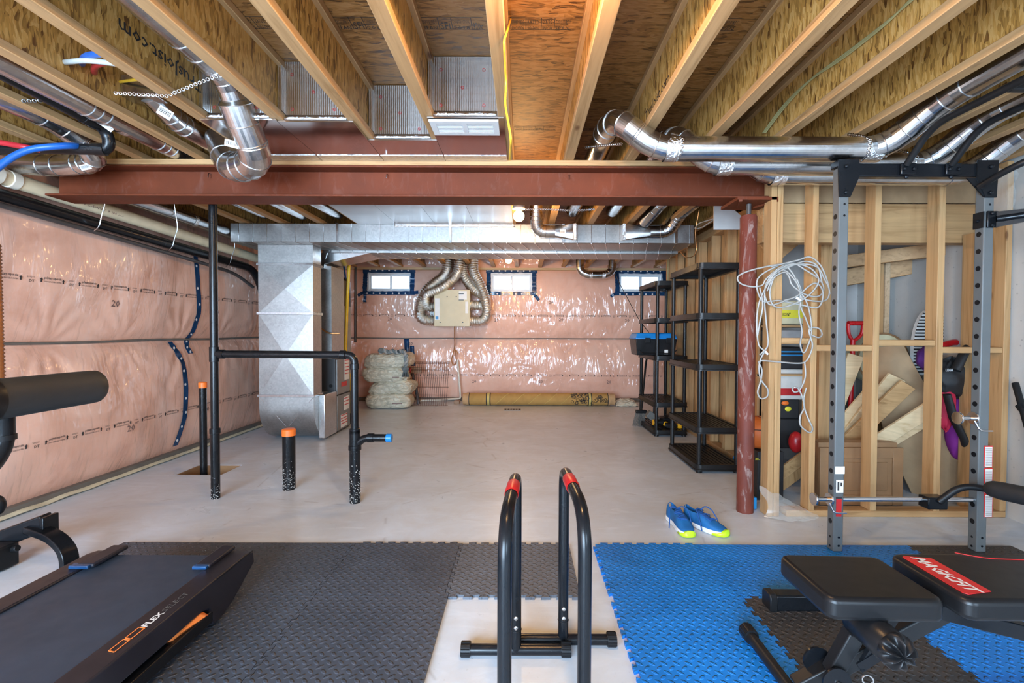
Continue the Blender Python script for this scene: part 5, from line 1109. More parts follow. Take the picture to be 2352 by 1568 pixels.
MB().bar((.875, 1.46, .055), (1.36, 1.40, .385), .05, .05).build('base_tube', 'black_satin', bn, bevel=.005)
MB().sweep([(.862, 1.725, .040), (.862, 1.24, .040)], .020, 20).build('front_foot', 'black_satin', bn)
for y in (1.745, 1.22):
    c = MB().tube((.862, y-.025, .041), (.862, y+.025, .041), .0265, 22)
    for k in range(14): a = 2*PI*k/14; c.cbox((.862+.0255*math.cos(a), y, .042+.0255*math.sin(a)), (.004, .046, .004))
    c.build('foot_cap', 'black_plastic', bn)
MB().bar((.955, 1.415, .135), (1.06, 1.40, .36), .045, .045).build('leg_post', 'black_satin', bn, bevel=.005); MB().bar((1.02, 1.365, .20), (1.13, 1.37, .375), .012, .03).build('brace', 'black_metal', bn); MB().bar((1.00, 1.36, .19), (1.10, 1.36, .255), .006, .03).build('brace', 'black_metal', bn)
for y in (1.375, 1.47):
    MB().tube((.945, y-.003, .135), (.945, y+.003, .135), .043, 24).build('pivot_plate', 'black_metal', bn)
MB().ball((.95, 1.368, .130), (.010, .008, .010), 10, 6).build('bolt', 'steel_bolt', bn); MB().tube((1.005, 1.37, .28), (.985, 1.37, .292), .012, 12).build('lock_knob', 'black_plastic', bn)
MB().ring((1.015, 1.345, .165), (.3, 1, 0), .014, .0025, 18, 6).build('pull_ring', 'steel_bolt', bn)
for nm, y0, y1 in (('foam_roller', 1.20, 1.36), ('foam_roller', 1.43, 1.585)):
    P = [V(.985, y0, .345), V(.985, y0+.012, .345), V(.985, y1-.012, .345), V(.985, y1, .345)]; ro = MB().sweep(P, [.030, .046, .046, .030], 24).build(nm, 'vinyl_black', bn, sharp=60)
m = MB().grid(lambda u, v: (.985 + (.047*math.sin(v*PI/2) + .005*math.sin(u*2*PI*9)*math.sin(v*PI))*math.cos(u*2*PI), 1.212 - .030*math.cos(v*PI/2)*(1 + .35*math.sin(u*2*PI*9 + 1)*math.sin(v*PI)) + (.018 if v < .05 else 0), .345 + (.047*math.sin(v*PI/2) + .005*math.sin(u*2*PI*9)*math.sin(v*PI))*math.sin(u*2*PI)), 72, 12)
m.build('gathered_end', 'vinyl_black', bn, sharp=80); MB().tube((.985, 1.2, .345), (.985, 1.58, .345), .012, 12).build('roller_axle', 'black_metal', bn)
MB().bar((1.17, 1.375, .375), (2.15, 1.375, .13), .04, .045).build('rear_tube', 'black_metal', bn, bevel=.004)
for k in range(3): MB().ring((1.33+k*.055, 1.352, .385-k*.008), (0,1,0), .011, .005, 16, 6).build('ratchet_loop', 'black_metal', bn)
MB().box((1.165, 1.345, .345), (1.225, 1.44, .39)).build('hinge', 'black_metal', bn, bevel=.003)
for z in (.355, .385): MB().ball((1.192, 1.336, z), (.011, .012, .011), 12, 8).build('bolt', 'steel_bolt', bn)
MB().sweep([(2.15, 1.15, .04), (2.15, 1.65, .04)], .020, 18).build('rear_foot', 'black_satin', bn); MB().bar((2.15, 1.375, .13), (2.15, 1.375, .045), .04, .04, up=(1,0,0)).build('rear_leg', 'black_metal', bn)
fb = thing('foot_bar', 'short black square bar lying on the tiles behind the bench seat', 'bar', (1.2, 1.95, MT)); MB().box((1.07, 1.93, MT+.001), (1.58, 1.99, .078)).build('bar', 'black_metal', fb, bevel=.006); MB().prism([(1.925,.014),(1.995,.014),(1.995,.072),(1.985,.084),(1.935,.084),(1.925,.072)], 1.04, 1.072, Matrix(((0,0,1,0),(1,0,0,0),(0,1,0,0),(0,0,0,1)))).build('end_cap', 'black_plastic', fb, bevel=.004)
a = at(2330, 880, 3.0); lb = thing('leaning_bar', 'black tube bar leaning on the concrete wall at far right', 'bar', (3.08, 2.6, 0)); MB().sweep([at(2332, 880, 2.84), at(2362, 985, 2.70), V(3.05, 2.35, .01)], [.017, .017, .017], 14).build('tube', 'black_satin', lb); q = at(2347, 935, 2.77); MB().tube(q - V(0,.01,.012), q + V(0,.01,.012), .024, 14).build('collar', 'black_plastic', lb)
# ================================================================== SHELVING
def shelf_unit(label, x0, x1, y0, y1, tiers):
    t = thing('shelving_unit', label, 'shelf', ((x0+x1)/2, (y0+y1)/2, 0), 'black plastic shelving units'); h = .052; r = .05; c = .035
    for k, z in enumerate(tiers):
        def rim(i, za, zb):
            poly = []
            for cx, cy, a0 in ((x1-i-r, y1-i-r, 0), (x0+i+r, y1-i-r, PI/2), (x0+i+r, y0+i+r, PI), (x1-i-r, y0+i+r, 1.5*PI)):
                for q in range(4): a = a0 + q/3*PI/2; poly.append((cx+r*math.cos(a), cy+r*math.sin(a)))
            return poly
        o = rim(0, 0, 0); ib = rim(-.006, 0, 0); inn = rim(.028, 0, 0); n = len(o); m = MB()
        m.v = [V(a, b, z-h) for a, b in ib] + [V(a, b, z-h+.010) for a, b in ib] + [V(a, b, z-h+.012) for a, b in o] + [V(a, b, z) for a, b in o] + [V(a, b, z) for a, b in inn] + [V(a, b, z-h+.004) for a, b in inn]
        for L in range(5):
            for q in range(n): m.f.append((L*n+q, L*n+(q+1) % n, (L+1)*n+(q+1) % n, (L+1)*n+q))
        m.f += [(5*n+q, 5*n+(q+1) % n, (q+1) % n, q) for q in range(n)]
        s = m.build('shelf', 'shelf_black', t, sharp=40)
        # ribbed deck: long slats with cross bars
        first = None; W = x1-x0-.06; ns = 9
        for i in range(ns):
            xa = x0 + .03 + i*W/ns; wd = W/ns*.62
            if first is None: first = MB().box((xa, y0+.03, z-.016), (xa+wd, y1-.03, z-.004)).build('slat', 'shelf_black', s)
            else:
                q = first.copy(); COL.objects.link(q); q.location = first.location + V(i*W/ns, 0, 0)
        m = MB(); yy = y0+.05
        while yy < y1-.05: m.box((x0+.03, yy, z-.022), (x1-.03, yy+.010, z-.008)); yy += .036
        m.stuff('cross_rib', 'shelf_black', s)
    for px, py in ((x0+c, y0+c), (x1-c, y0+c), (x0+c, y1-c), (x1-c, y1-c)):
        for za, zb in zip(tiers, tiers[1:]):
            p = MB().tube((px, py, zb-.01), (px, py, za-h+.01), .0195, 18).build('leg', 'shelf_black', t)
        MB().tube((px, py, 0), (px, py, .03), .026, 14).build('foot', 'shelf_black', t)
TI = [1.765, 1.345, .915, .385, .072]
shelf_unit('nearer empty black plastic shelving unit beside the red post', 1.462, 1.850, 3.885, 4.66, TI)
shelf_unit('farther black plastic shelving unit holding a blue-lidded toolbox', 1.497, 1.880, 5.26, 6.03, TI)
tb = thing('tool_box', 'black toolbox with blue lid resting on the farther shelving unit', 'toolbox', (1.53, 5.5, .918))
def taper(z0, z1, a, b, M=None):
    return MB().add([(a[0],a[2],z0),(a[1],a[2],z0),(a[1],a[3],z0),(a[0],a[3],z0),(b[0],b[2],z1),(b[1],b[2],z1),(b[1],b[3],z1),(b[0],b[3],z1)], [(0,3,2,1),(4,5,6,7),(0,1,5,4),(1,2,6,5),(2,3,7,6),(3,0,4,7)])
taper(.919, 1.105, (1.315, 1.745, 5.335, 5.62), (1.295, 1.765, 5.315, 5.64)).build('body', 'black_plastic', tb, bevel=.008)
taper(1.105, 1.175, (1.285, 1.775, 5.305, 5.65), (1.315, 1.745, 5.335, 5.62)).build('lid', 'blue_cap', tb, bevel=.012)
for x in (1.40, 1.64): MB().box((x, 5.298, 1.06), (x+.06, 5.312, 1.12)).build('latch', 'black_plastic', tb, bevel=.003)
MB().sweep(fillet([(1.32, 5.29, .985), (1.36, 5.285, .945), (1.72, 5.285, .945), (1.75, 5.29, .985)], .02, 4), .006, 8).build('bail_handle', 'black_plastic', tb); MB().box((1.62, 5.308, .935), (1.66, 5.317, .985)).build('tag', 'label_white', tb)
# cordless tools on the lowest tier of the far unit
dr = thing('cordless_drill', 'yellow and black cordless drill on the lowest tier of far shelving', 'drill', (1.60, 5.45, .08))
MB().sweep([(1.545, 5.46, .125), (1.56, 5.46, .125), (1.66, 5.45, .125), (1.70, 5.45, .122)], [.03, .036, .034, .022], 16).build('body', 'black_plastic', dr); MB().sweep([(1.535, 5.46, .125), (1.548, 5.46, .125)], [.034, .034], 16).build('yellow_end', 'tool_yellow', dr); MB().sweep([(1.66, 5.45, .12), (1.70, 5.40, .105)], [.030, .028], 14).build('grip', 'tool_yellow', dr); MB().box((1.67, 5.36, .075), (1.75, 5.42, .115)).build('battery', 'black_plastic', dr, bevel=.006)
dr = thing('impact_driver', 'small yellow cordless driver lying right of the drill on lowest tier', 'drill', (1.72, 5.42, .075))
MB().sweep([(1.66, 5.40, .105), (1.72, 5.39, .105), (1.78, 5.39, .105)], [.028, .032, .02], 14).build('body', 'black_plastic', dr); MB().box((1.80, 5.36, .073), (1.845, 5.41, .125)).build('battery', 'tool_yellow', dr, bevel=.006); MB().tube((1.78, 5.39, .10), (1.81, 5.39, .095), .012, 10).build('neck', 'black_plastic', dr)
ch = thing('battery_charger', 'black battery charger block with coiled cord on lowest shelf tier', 'charger', (1.76, 5.65, .072)); MB().box((1.68, 5.58, .073), (1.84, 5.78, .150)).build('body', 'black_plastic', ch, bevel=.012); MB().sweep(fillet([(1.70,5.56,.16),(1.74,5.60,.185),(1.80,5.62,.165),(1.82,5.68,.19),(1.76,5.72,.17)], .05, 5), .006, 8).build('cord', 'black_plastic', ch)
fl = thing('work_light', 'black box-shaped work light propped at the left end of lowest tier', 'lamp', (1.55, 5.62, .075)); MB().box((-.075, -.05, -.045), (.075, .05, .045), Matrix.Translation((1.585, 5.66, .155)) @ Matrix.Rotation(.65, 4, 'Y')).build('body', 'mesh_grey', fl, bevel=.01)
dp = thing('floor_brush', 'grey bristle floor brush standing on its long black handle by far shelving', 'brush', (1.46, 5.85, 0)); m = MB()
for k in range(26): x = 1.435 + (k % 13)*.0095; y = 5.84 + (k // 13)*.03; m.sweep([(x, y, .17), (x-.045+(k % 13)*.002, y-.02, .006)], [.004, .003], 5)
m.stuff('bristle', 'mesh_grey', dp); MB().box((1.43, 5.825, .165), (1.565, 5.885, .205)).build('head', 'black_plastic', dp, bevel=.008); MB().sweep([(1.50, 5.85, .20), (1.62, 6.10, .80), (1.66, 6.13, .90)], .013, 10).build('handle', 'black_plastic', dp)
tag(MB().sweep([(1.74, 6.14, .01), (1.74, 6.14, .90)], .012, 10).build('broom_stick', 'dark_pipe'), 'thin black stick standing upright behind the farther shelving', 'stick')
# cut drywall panel above shelving and loose wire
pl = [at(px, py, 3.9) for px, py in ((1640, 466), (1668, 466), (1717, 508), (1717, 527), (1640, 527))]; m = MB(); n = 5; m.v = pl + [p + V(0, .013, 0) for p in pl]; m.f = [tuple(range(n)), tuple(range(2*n-1, n-1, -1))] + [(i, (i+1) % n, n+(i+1) % n, n+i) for i in range(n)]
tag(m.build('drywall_offcut', 'drywall'), 'pale cut drywall offcut hanging above the shelves by the post', 'panel')
pipe('cable', 'thin brown wire dangling from joists past the trunk duct end', 'cable', [at(1606, 482, 4.4), at(1597, 530, 4.45), at(1600, 575, 4.5), at(1593, 590, 4.5), at(1575, 592, 4.5), at(1563, 578, 4.55)], .0045, 'copper', .06, 5, 6)
pipe('cable', 'grey wire looping between drywall offcut and trunk duct end', 'cable', [at(1640, 502, 4.1), at(1605, 512, 4.3), at(1594, 526, 4.5), at(1612, 523, 4.4), at(1640, 504, 4.2)], .005, 'cable_white', .06, 5, 6)
for k in range(2): pipe('cable', ('left', 'right')[k] + ' tan cable running down the stud wall end near the right window', 'cable', [(1.952-.005, 6.28-k*.05, 2.2), (1.955, 6.27-k*.05, 1.4), (1.953, 6.28-k*.06, .6), (1.955, 6.28-k*.05, .3)], .005, 'cable_tan', .1, 3, 6, 'cables down the stud wall end')
# ================================================================== SHOES
def shoe(label, cx, cy, ang, side):
    t = thing('running_shoe', label, 'shoe', (cx, cy, 0), 'pair of blue running shoes')
    M = Matrix.Translation((cx, cy, 0)) @ Matrix.Rotation(ang, 4, 'Z')   # toe toward local -Y
    st = [(-.140, .012, .016), (-.132, .030, .034), (-.110, .041, .046), (-.075, .047, .058), (-.035, .045, .072), (0, .040, .086), (.035, .036, .094), (.075, .036, .092), (.105, .035, .098), (.128, .028, .108), (.138, .014, .100)]
    def lob(y): return .010*math.sin((y+.14)/.28*PI)*side
    m = MB(); N = 20; b = []
    for y, w_, h in st:
        row = []
        for k in range(N+1):
            a = PI*k/N; x = w_*math.copysign(abs(math.cos(a))**.7, math.cos(a)); z = .026 + (h-.026)*abs(math.sin(a))**.75
            row.append(M @ V(x + lob(y), y, z))
        b.append(row)
    for row in b: m.v += row
    L = N+1
    for i in range(len(st)-1):
        for k in range(N):
            if st[i][0] >= .03 and st[i][0] < .12 and 7 <= k < 13: continue    # foot opening
            m.f.append((i*L+k, i*L+k+1, (i+1)*L+k+1, (i+1)*L+k))
    m.build('upper', 'shoe_blue', t, sharp=60, subdiv=1, solid=.004)
    m = MB(); poly = [(w_*1.10 + lob(y), y*1.03) for y, w_, h in st] + [(-w_*1.10 + lob(y), y*1.03) for y, w_, h in reversed(st)]
    m.prism(poly, .002, .030, M); m.build('sole', 'shoe_white', t, bevel=.005, sharp=50)
    m = MB()   # lime toe bumper
    for i, (y, w_, h) in enumerate(st[:4]):
        for k in range(13):
            a = PI*k/12; m.v.append(M @ V(w_*1.13*math.cos(a) + lob(y), y*1.045 - .004, .004 + (min(h, .052 - i*.011))*abs(math.sin(a))**.6))
    m.f = [(i*13+k, i*13+k+1, (i+1)*13+k+1, (i+1)*13+k) for i in range(3) for k in range(12)] + [tuple(range(13))]
    m.build('toe_bumper', 'shoe_lime', t, sharp=60, solid=.003)
    m = MB().grid(lambda u, v: M @ V((u-.5)*.040 + lob(-.02), -.055 + v*.10, .066 + .030*v + .004*math.cos((u-.5)*3)), 6, 8); m.build('tongue', 'lace_blue', t, solid=.005)
    m = MB()
    for i in range(5):
        y = -.055 + i*.022; z = .070 + i*.0075; s = 1 if i % 2 else -1; m.sweep([M @ V(-.026*s, y, z-.004), M @ V(0, y+.008, z+.006), M @ V(.026*s, y+.018, z+.002)], .0035, 6)
    m.sweep(fillet([M @ V(.0, .03, .104), M @ V(.03, .02, .125), M @ V(.055, -.01, .105), M @ V(.05, -.05, .06), M @ V(.052, -.06, .035)], .03, 4), .0033, 6); m.sweep(fillet([M @ V(.0, .03, .104), M @ V(-.035, .035, .125), M @ V(-.06, .01, .10), M @ V(-.062, -.01, .05), M @ V(-.075, -.03, .012)], .03, 4), .0033, 6)
    m.stuff('lace', 'lace_blue', t)
shoe('left blue running shoe with lime toe pointing to the camera', .952, 2.80, .10, 1)
shoe('right blue running shoe with lime toe turned to the right', 1.105, 2.79, .62, -1)
# ================================================================== CABLE COIL on the studs
def px_path(pts, y=2.935): return [at(a, b, y + random.uniform(-.012, .008)) for a, b in pts]
coil = thing('cable_coil', 'tangled white cable coil hung on the studs beside the red post', 'cable', at(1800, 640, 2.94))
def smooth(pts, n=6):
    out = []; P = [pts[0]] + pts + [pts[-1]]
    for i in range(1, len(P)-2):
        for k in range(n):
            t = k/n; a, b, c, d = P[i-1], P[i], P[i+1], P[i+2]; out.append(.5*((2*b) + (c-a)*t + (2*a-5*b+4*c-d)*t*t + (3*b-a-3*c+d)*t**3))
    return out + [pts[-1]]
loops = [[(1780,622),(1830,607),(1875,612),(1893,640),(1905,668),(1895,690),(1860,690),(1830,682),(1805,690),(1770,700),(1757,680),(1760,655),(1780,630),(1815,612),(1850,600),(1878,612),(1888,650)],
 [(1800,605),(1760,612),(1720,622),(1695,635),(1700,650),(1725,658),(1750,655),(1760,640),(1790,615),(1820,604),(1850,620),(1880,640),(1892,662),(1880,680),(1850,676),(1820,655),(1812,635),(1800,625),(1775,640),(1762,668)],
 [(1808,612),(1825,635),(1835,665),(1850,688),(1860,720),(1864,760),(1857,790),(1846,810),(1838,790),(1842,760),(1835,720),(1838,680),(1830,650),(1800,620),(1772,640),(1745,690),(1738,740),(1742,790),(1755,806),(1748,822),(1743,845),(1748,872),(1763,893),(1762,910),(1748,915),(1740,900),(1747,875),(1750,850),(1742,830)],
 [(1785,618),(1760,650),(1756,690),(1760,740),(1764,790),(1752,808),(1745,815)],
 [(1742,834),(1750,828),(1790,831),(1830,834),(1850,830),(1862,810),(1866,790),(1858,760),(1866,752),(1882,755),(1888,768),(1880,775),(1866,770)],
 [(1848,832),(1850,860),(1845,880),(1835,897),(1824,900),(1820,893),(1826,889),(1834,893),(1842,910),(1847,935),(1838,955),(1838,975),(1850,988),(1862,993),(1866,982),(1858,965),(1848,938),(1846,915),(1852,890)],
 [(1770,612),(1830,598),(1860,590),(1885,610),(1900,645),(1906,675)], [(1776,640),(1768,670),(1775,700),(1800,705),(1840,690),(1870,665),(1880,640),(1860,615),(1820,606),(1785,622),(1765,650)], [(1745,660),(1752,700),(1745,740),(1740,770)], [(1830,640),(1842,675),(1838,700),(1850,730),(1862,760)], [(1790,608),(1740,640),(1750,690),(1790,690),(1840,700),(1880,705),(1890,670),(1870,650),(1830,680),(1800,690)]]
for i, L in enumerate(loops): MB().sweep(smooth(px_path(L), 5), .0050, 7).build('loop', 'cable_white', coil, sharp=80)
p = at(1757, 806, 2.93); MB().bar(p, p + V(.018, 0, -.022), .012, .012).build('plug', 'white_plastic', coil, bevel=.002); p = at(1828, 683, 2.925); MB().bar(p, p + V(.03, 0, -.02), .014, .014).build('plug', 'white_plastic', coil, bevel=.002)
# ================================================================== CLOSET CONTENTS
def plank(label, a, b, ya, yb, wd, th=.02, mat='pine_pale', n='plank'):
    o = MB().bar(at(*a, ya), at(*b, yb), wd, th, up=(0,1,0)).build(n, mat, bevel=.002, seg=1); tag(o, label, 'plank', 'loose planks piled in the closet'); return o
plank('pale plank leaning lowest, end nearest the middle stud', (1905, 1085), (2140, 935), 3.40, 3.12, .105)
plank('pale plank just behind the lowest leaning one', (1930, 1078), (2148, 945), 3.45, 3.16, .115)
plank('brown-striped plank leaning steeply in the middle of the pile', (1900, 1060), (2085, 882), 3.52, 3.24, .115, mat='pine_x')
plank('broad plank leaning behind the striped one', (1890, 1075), (2060, 865), 3.60, 3.32, .13)
plank('steep wide plank rising behind the left rack post', (1890, 1010), (1965, 815), 3.58, 3.50, .12)
plank('printed plank leaning low behind the left rack post', (1890, 1030), (2000, 905), 3.55, 3.42, .12)
plank('short plank end low between the first and second studs', (1780, 1098), (1865, 1035), 3.35, 3.50, .085, mat='pine_x')
plank('darker short plank below it between first and second studs', (1790, 1118), (1870, 1062), 3.38, 3.54, .07, mat='pine_z')
m = MB(); P = [(1985, 800), (2075, 792), (2245, 1105), (2232, 1160), (2118, 1180), (2035, 1010)]; pts = [at(a, b, 3.62 - .0018*(a-1985)) for a, b in P]; n = len(pts); m.v = pts + [q + V(0, .006, 0) for q in pts]; m.f = [tuple(range(n)), tuple(range(2*n-1, n-1, -1))] + [(i, (i+1) % n, n+(i+1) % n, n+i) for i in range(n)]
tag(m.build('hardboard_sheet', 'hardboard'), 'brown hardboard sheet leaning diagonally behind the planks', 'board')
cd_ = thing('cabinet_door', 'brown framed wooden cabinet door standing low behind the studs', 'door panel', (2.35, 3.18, 0)); X0, X1, Z0, Z1, Y0 = 2.02, 2.585, .012, .405, 3.14
for nm, lo, hi in (('stile', (X0, Z0), (X0+.07, Z1)), ('stile', (X1-.07, Z0), (X1, Z1)), ('rail', (X0+.07, Z1-.07), (X1-.07, Z1)), ('rail', (X0+.07, Z0), (X1-.07, Z0+.07))): MB().box((lo[0], Y0, lo[1]), (hi[0], Y0+.02, hi[1])).build(nm, 'maple', cd_, bevel=.002, seg=1)
MB().box((X0+.07, Y0+.010, Z0+.07), (X1-.07, Y0+.016, Z1-.07)).build('panel', 'maple', cd_); MB().box((X0+.10, Y0+.004, Z0+.10), (X1-.10, Y0+.012, Z1-.10)).build('raised_field', 'maple', cd_, bevel=.006)
MB().box((X0, Y0+.021, Z0), (X1-.03, Y0+.12, Z1+.03)).build('carcass', 'maple', cd_)
bp = thing('backpack', 'black, purple and pink backpack wedged behind the right studs', 'backpack', (2.94, 3.2, .3))
def blob(cx, cy, cz, rx, ry, rz, mat, nm, par, seed=0, amp=.15): return MB().grid(lambda u, v: (lambda th, ph: (cx + rx*math.cos(ph)*math.cos(th)*(1 + amp*mnoise.noise(V(math.cos(th)*2+seed, math.sin(th)*2, ph*2))), cy + ry*math.cos(ph)*math.sin(th)*(1 + amp*mnoise.noise(V(math.cos(th)*2+seed, 5, ph*2))), cz + rz*math.sin(ph)*(1 + amp*mnoise.noise(V(math.cos(th)*3+seed, 9, ph)))))(2*PI*u, (v-.5)*PI), 36, 18).build(nm, mat, par, sharp=70)
c = at(2200, 870, 3.2); blob(c.x-.02, 3.22, c.z, .15, .07, .13, 'backpack_black', 'top_flap', bp, 1, .35); c = at(2215, 985, 3.22); blob(c.x, 3.24, c.z, .10, .07, .24, 'backpack_purple', 'body', bp, 2, .12); c = at(2185, 935, 3.2); blob(c.x-.03, 3.21, c.z, .055, .05, .16, 'backpack_red', 'side_panel', bp, 3)
MB().sweep([at(2175, 905, 3.14), at(2190, 960, 3.13), at(2215, 1010, 3.14), at(2225, 1060, 3.18)], [.028, .032, .028, .022], 18, flat=.6).build('shoulder_strap', 'backpack_black', bp, sharp=60); MB().sweep([at(2195, 850, 3.15), at(2220, 800, 3.15), at(2235, 840, 3.15), at(2232, 900, 3.16)], [.03, .035, .04, .035], 18).build('hose_sleeve', 'backpack_black', bp, sharp=60); m = MB(); o = at(2172, 852, 3.128); put_text(m, 'LEGS', .022, lambda a, b: o + V(a, 0, b), width=.05, bold=.03); m.stuff('lettering', 'print_white', bp)
c = at(2195, 800, 3.35); o = MB().sweep(smooth([at(2160, 795, 3.35), at(2195, 786, 3.35), at(2222, 800, 3.35), at(2240, 845, 3.3)], 5), .022, 12).build('red_hoop', 'shovel_red'); tag(o, 'red and black curved rim showing above the backpack', 'rim')
sv = thing('snow_shovel', 'red snow shovel with forked grip standing behind the rack post', 'shovel', at(1960, 770, 3.6)); MB().sweep([at(1948, 742, 3.6), at(1982, 742, 3.6)], .018, 12).build('grip', 'shovel_red', sv); MB().sweep(smooth([at(1982, 744, 3.6), at(1978, 768, 3.6), at(1962, 782, 3.6)], 4), .013, 10).build('fork', 'shovel_red', sv); MB().sweep(smooth([at(1948, 744, 3.6), at(1950, 768, 3.6), at(1958, 782, 3.6)], 4), .013, 10).build('fork', 'shovel_red', sv); p = at(1959, 780, 3.6); MB().tube(p, V(p.x, 3.62, .3), .017, 12).build('shaft', 'shovel_red', sv); MB().box((p.x-.2, 3.66, .005), (p.x+.1, 3.70, .32)).build('scoop', 'shovel_red', sv)
dm = thing('round_drum', 'cream round drum face showing above the middle blocking', 'drum', at(2030, 790, 3.8)); c = at(2022, 800, 3.75); MB().tube((c.x, 3.72, c.z-.08), (c.x, 3.86, c.z-.08), .20, 40).build('shell', 'barrel_cream', dm); MB().ring((c.x, 3.72, c.z-.08), (0,1,0), .20, .008, 40, 6).build('hoop', 'maple', dm)
sb = thing('striped_board', 'black and white striped rounded board behind the middle stud', 'board', at(2140, 830, 3.45)); c = at(2143, 800, 3.45); k = 0; z = c.z - .18; hw = lambda z: .135 * math.sqrt(max(.0, 1 - max(0, (z - c.z + .0)/.30)**2))
MB().prism([(c.x+hw(c.z-.2+i*.02)*1, c.z-.2+i*.02) for i in range(25)] + [(c.x-hw(c.z-.2+i*.02), c.z-.2+i*.02) for i in range(24, -1, -1)], 3.46, 3.49, Matrix(((1,0,0,0),(0,0,1,0),(0,1,0,0),(0,0,0,1)))).build('core', 'label_white', sb)
while z < c.z + .27: w_ = max(.02, hw(z)); MB().box((c.x-w_, 3.452, z), (c.x+w_, 3.4595, z+.011)).build('stripe', 'print_black', sb); z += .024
bag = blob(at(2118, 830, 3.4).x, 3.36, at(2118, 822, 3.4).z, .07, .05, .085, 'purple_cloth', 'purple_bag', None, 5, .25); tag(bag, 'dark purple cloth bag bulging beside the tall middle stud', 'bag')
gb = thing('storage_shelf', 'dim shelf of boxed goods seen between the first two studs', 'shelf', (2.05, 3.7, 0)); xa, xb = at(1790, 800, 3.75).x, at(1850, 800, 3.75).x
BXS = [('cream_carton', 'cream carton with a yellow sticker on the closet shelf', (1795, 690), (1850, 745), 'barrel_cream', 'box'), ('board_game_box', 'dark box stack with pale lid under the yellow-stickered carton', (1795, 758), (1850, 782), 'cinder_grey', 'box'), ('black_crate', 'black and blue crate below blocking between first two studs', (1795, 797), (1850, 848), 'backpack_black', 'crate'),
       ('white_carton', 'white carton with red stripe between the first two studs', (1793, 848), (1850, 918), 'box_white', 'box'), ('snack_bag', 'green and orange printed packet below the white carton', (1796, 916), (1828, 962), 'backpack_black', 'packet'), ('black_bag', 'black shiny bag lump low between the first two studs', (1796, 962), (1850, 1030), 'backpack_black', 'bag')]
for z in (at(1800, 746, 3.7).z, at(1800, 850, 3.7).z-.02): MB().box((xa-.25, 3.62, z-.02), (xb+.12, 3.95, z-.003)).build('board', 'pine_x', gb)
for x in (xa-.24, xb+.10): MB().box((x, 3.62, 0), (x+.02, 3.95, 1.32)).build('upright', 'pine_z', gb)
for k, (nm, lab, a, b, mt, cat) in enumerate(BXS):
    p, q = at(a[0], b[1], 3.66), at(b[0], a[1], 3.66); t = thing(nm, lab, cat, (p.x, 3.66, p.z)); MB().box((p.x-.12, 3.66, p.z), (q.x+.03, 3.90, q.z)).build('body', mt, t, bevel=.01)
    if nm == 'cream_carton':
        s = at(1795, 730, 3.65), at(1845, 712, 3.65); y_ = MB().box((s[0].x, 3.654, s[0].z), (s[1].x, 3.659, s[1].z)).build('sticker', 'sticker_yellow', t); m = MB(); o = at(1798, 727, 3.652); put_text(m, 'ION"', .032, lambda a, b: o + V(a, 0, b+.006), width=.06, bold=.02); m.stuff('lettering', 'print_black', t)
    if nm == 'white_carton':
        s = at(1793, 908, 3.65), at(1850, 892, 3.65); MB().box((s[0].x, 3.654, s[0].z), (s[1].x, 3.659, s[1].z)).build('red_stripe', 'red_plastic', t)
    if nm == 'black_crate':
        for yy in (806, 814): s = at(1795, yy+3, 3.65), at(1850, yy, 3.65); MB().box((s[0].x, 3.652, s[0].z), (s[1].x, 3.659, s[1].z)).build('blue_band', 'label_blue', t)
    if nm == 'snack_bag':
        s = at(1798, 952, 3.65), at(1824, 926, 3.65); MB().ball(((s[0].x+s[1].x)/2, 3.655, (s[0].z+s[1].z)/2), (.026, .008, .020), 12, 8).build('printed_patch', 'sticker_yellow', t); s = at(1805, 926, 3.64); MB().ball((s.x, 3.65, s.z), (.03, .01, .018), 12, 8).build('printed_patch', 'orange_cap', t)
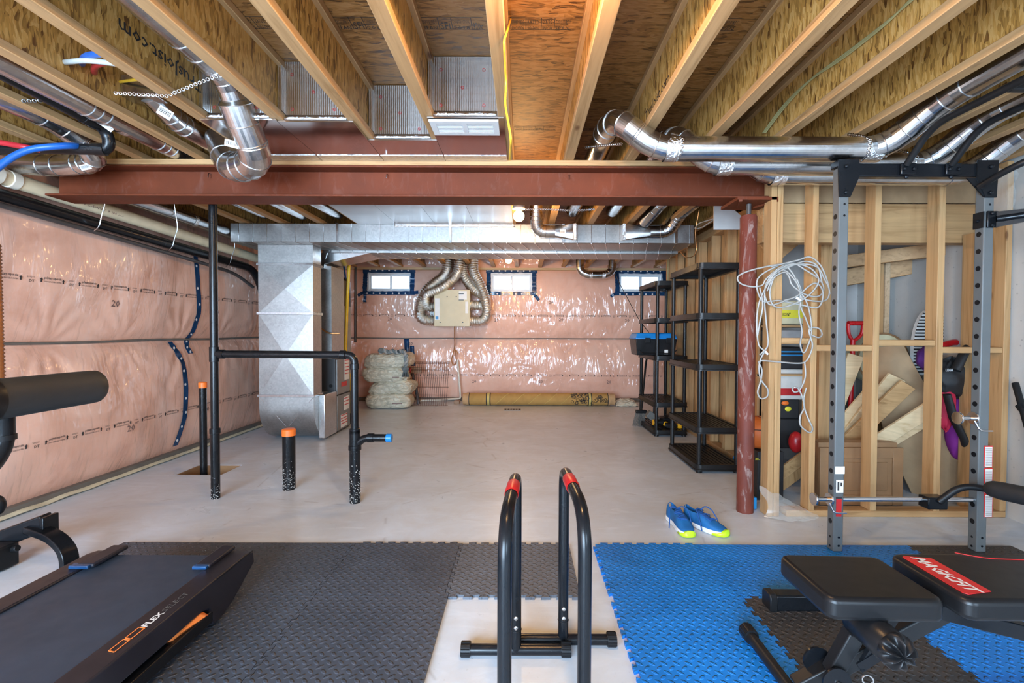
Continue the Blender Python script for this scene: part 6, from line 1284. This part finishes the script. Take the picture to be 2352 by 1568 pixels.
rb = blob(at(1828, 1015, 3.5).x, 3.5, at(1828, 1015, 3.5).z, .05, .05, .08, 'red_plastic', 'red_ball', None, 8, .02); tag(rb, 'dark red rounded helmet low between the first two studs', 'helmet')
bb = thing('basketball', 'orange basketball just right of the red post', 'ball', at(1745, 990, 3.35)); c = at(1744, 992, 3.35); MB().ball(c, .118, 28, 18).build('skin', 'basketball', bb); MB().ring(c, (1, .3, .2), .118, .003, 32, 5).build('seam', 'print_black', bb); MB().ring(c, (.1, .3, 1), .118, .003, 32, 5).build('seam', 'print_black', bb)
bs = thing('tall_box', 'tall black box under the basketball behind the red post', 'box', (c.x, 3.4, 0)); MB().box((c.x-.055, 3.26, .004), (c.x+.13, 3.50, c.z-.119)).build('body', 'backpack_black', bs, bevel=.004); m = MB(); o = at(1735, 1056, 3.255); put_text(m, 'ss.', .03, lambda a, b: o + V(a, 0, b), bold=.02); m.stuff('lettering', 'sticker_yellow', bs)
bk = MB().box((1.52, 3.09, .003), (1.57, 3.25, .08)).build('small_book', 'label_blue', bevel=.003); tag(bk, 'small blue book on the floor behind the post foot', 'book')
tball = MB().ball(at(1692, 1048, 4.2) + V(0,0,.0), .035, 16, 10).build('toy_ball', 'blue_cap'); tball.location.z += .0; tag(tball, 'small blue toy ball on the floor behind the near shelving', 'ball')
z0 = min(v.co.z for v in tball.data.vertices); tball.location.z -= z0 - .001
# clear film scraps
def film(label, fn, nu=14, nv=14): tag(MB().grid(fn, nu, nv).build('plastic_film', 'clear_film', sharp=70), label, 'plastic film', 'loose clear plastic film')
film('clear plastic film bunched round the foot of first studs', lambda u, v: (1.545 + .30*u + .03*math.sin(v*5), 2.955 - .05*math.sin(PI*u)*(1-v) - .05*u*(1-v), .008 + .20*v*(1 - .75*u) + .015*mnoise.noise(V(u*6, v*6, 2))))
film('torn clear plastic film hanging beside the right rack post top', lambda u, v: (2.86 + .20*u + .02*math.sin(v*7), 2.93 - .03*math.sin(u*6+v*3), 2.22 - .33*v*(.5+.5*math.sin(PI*u)) + .02*mnoise.noise(V(u*5, v*5, 9))))
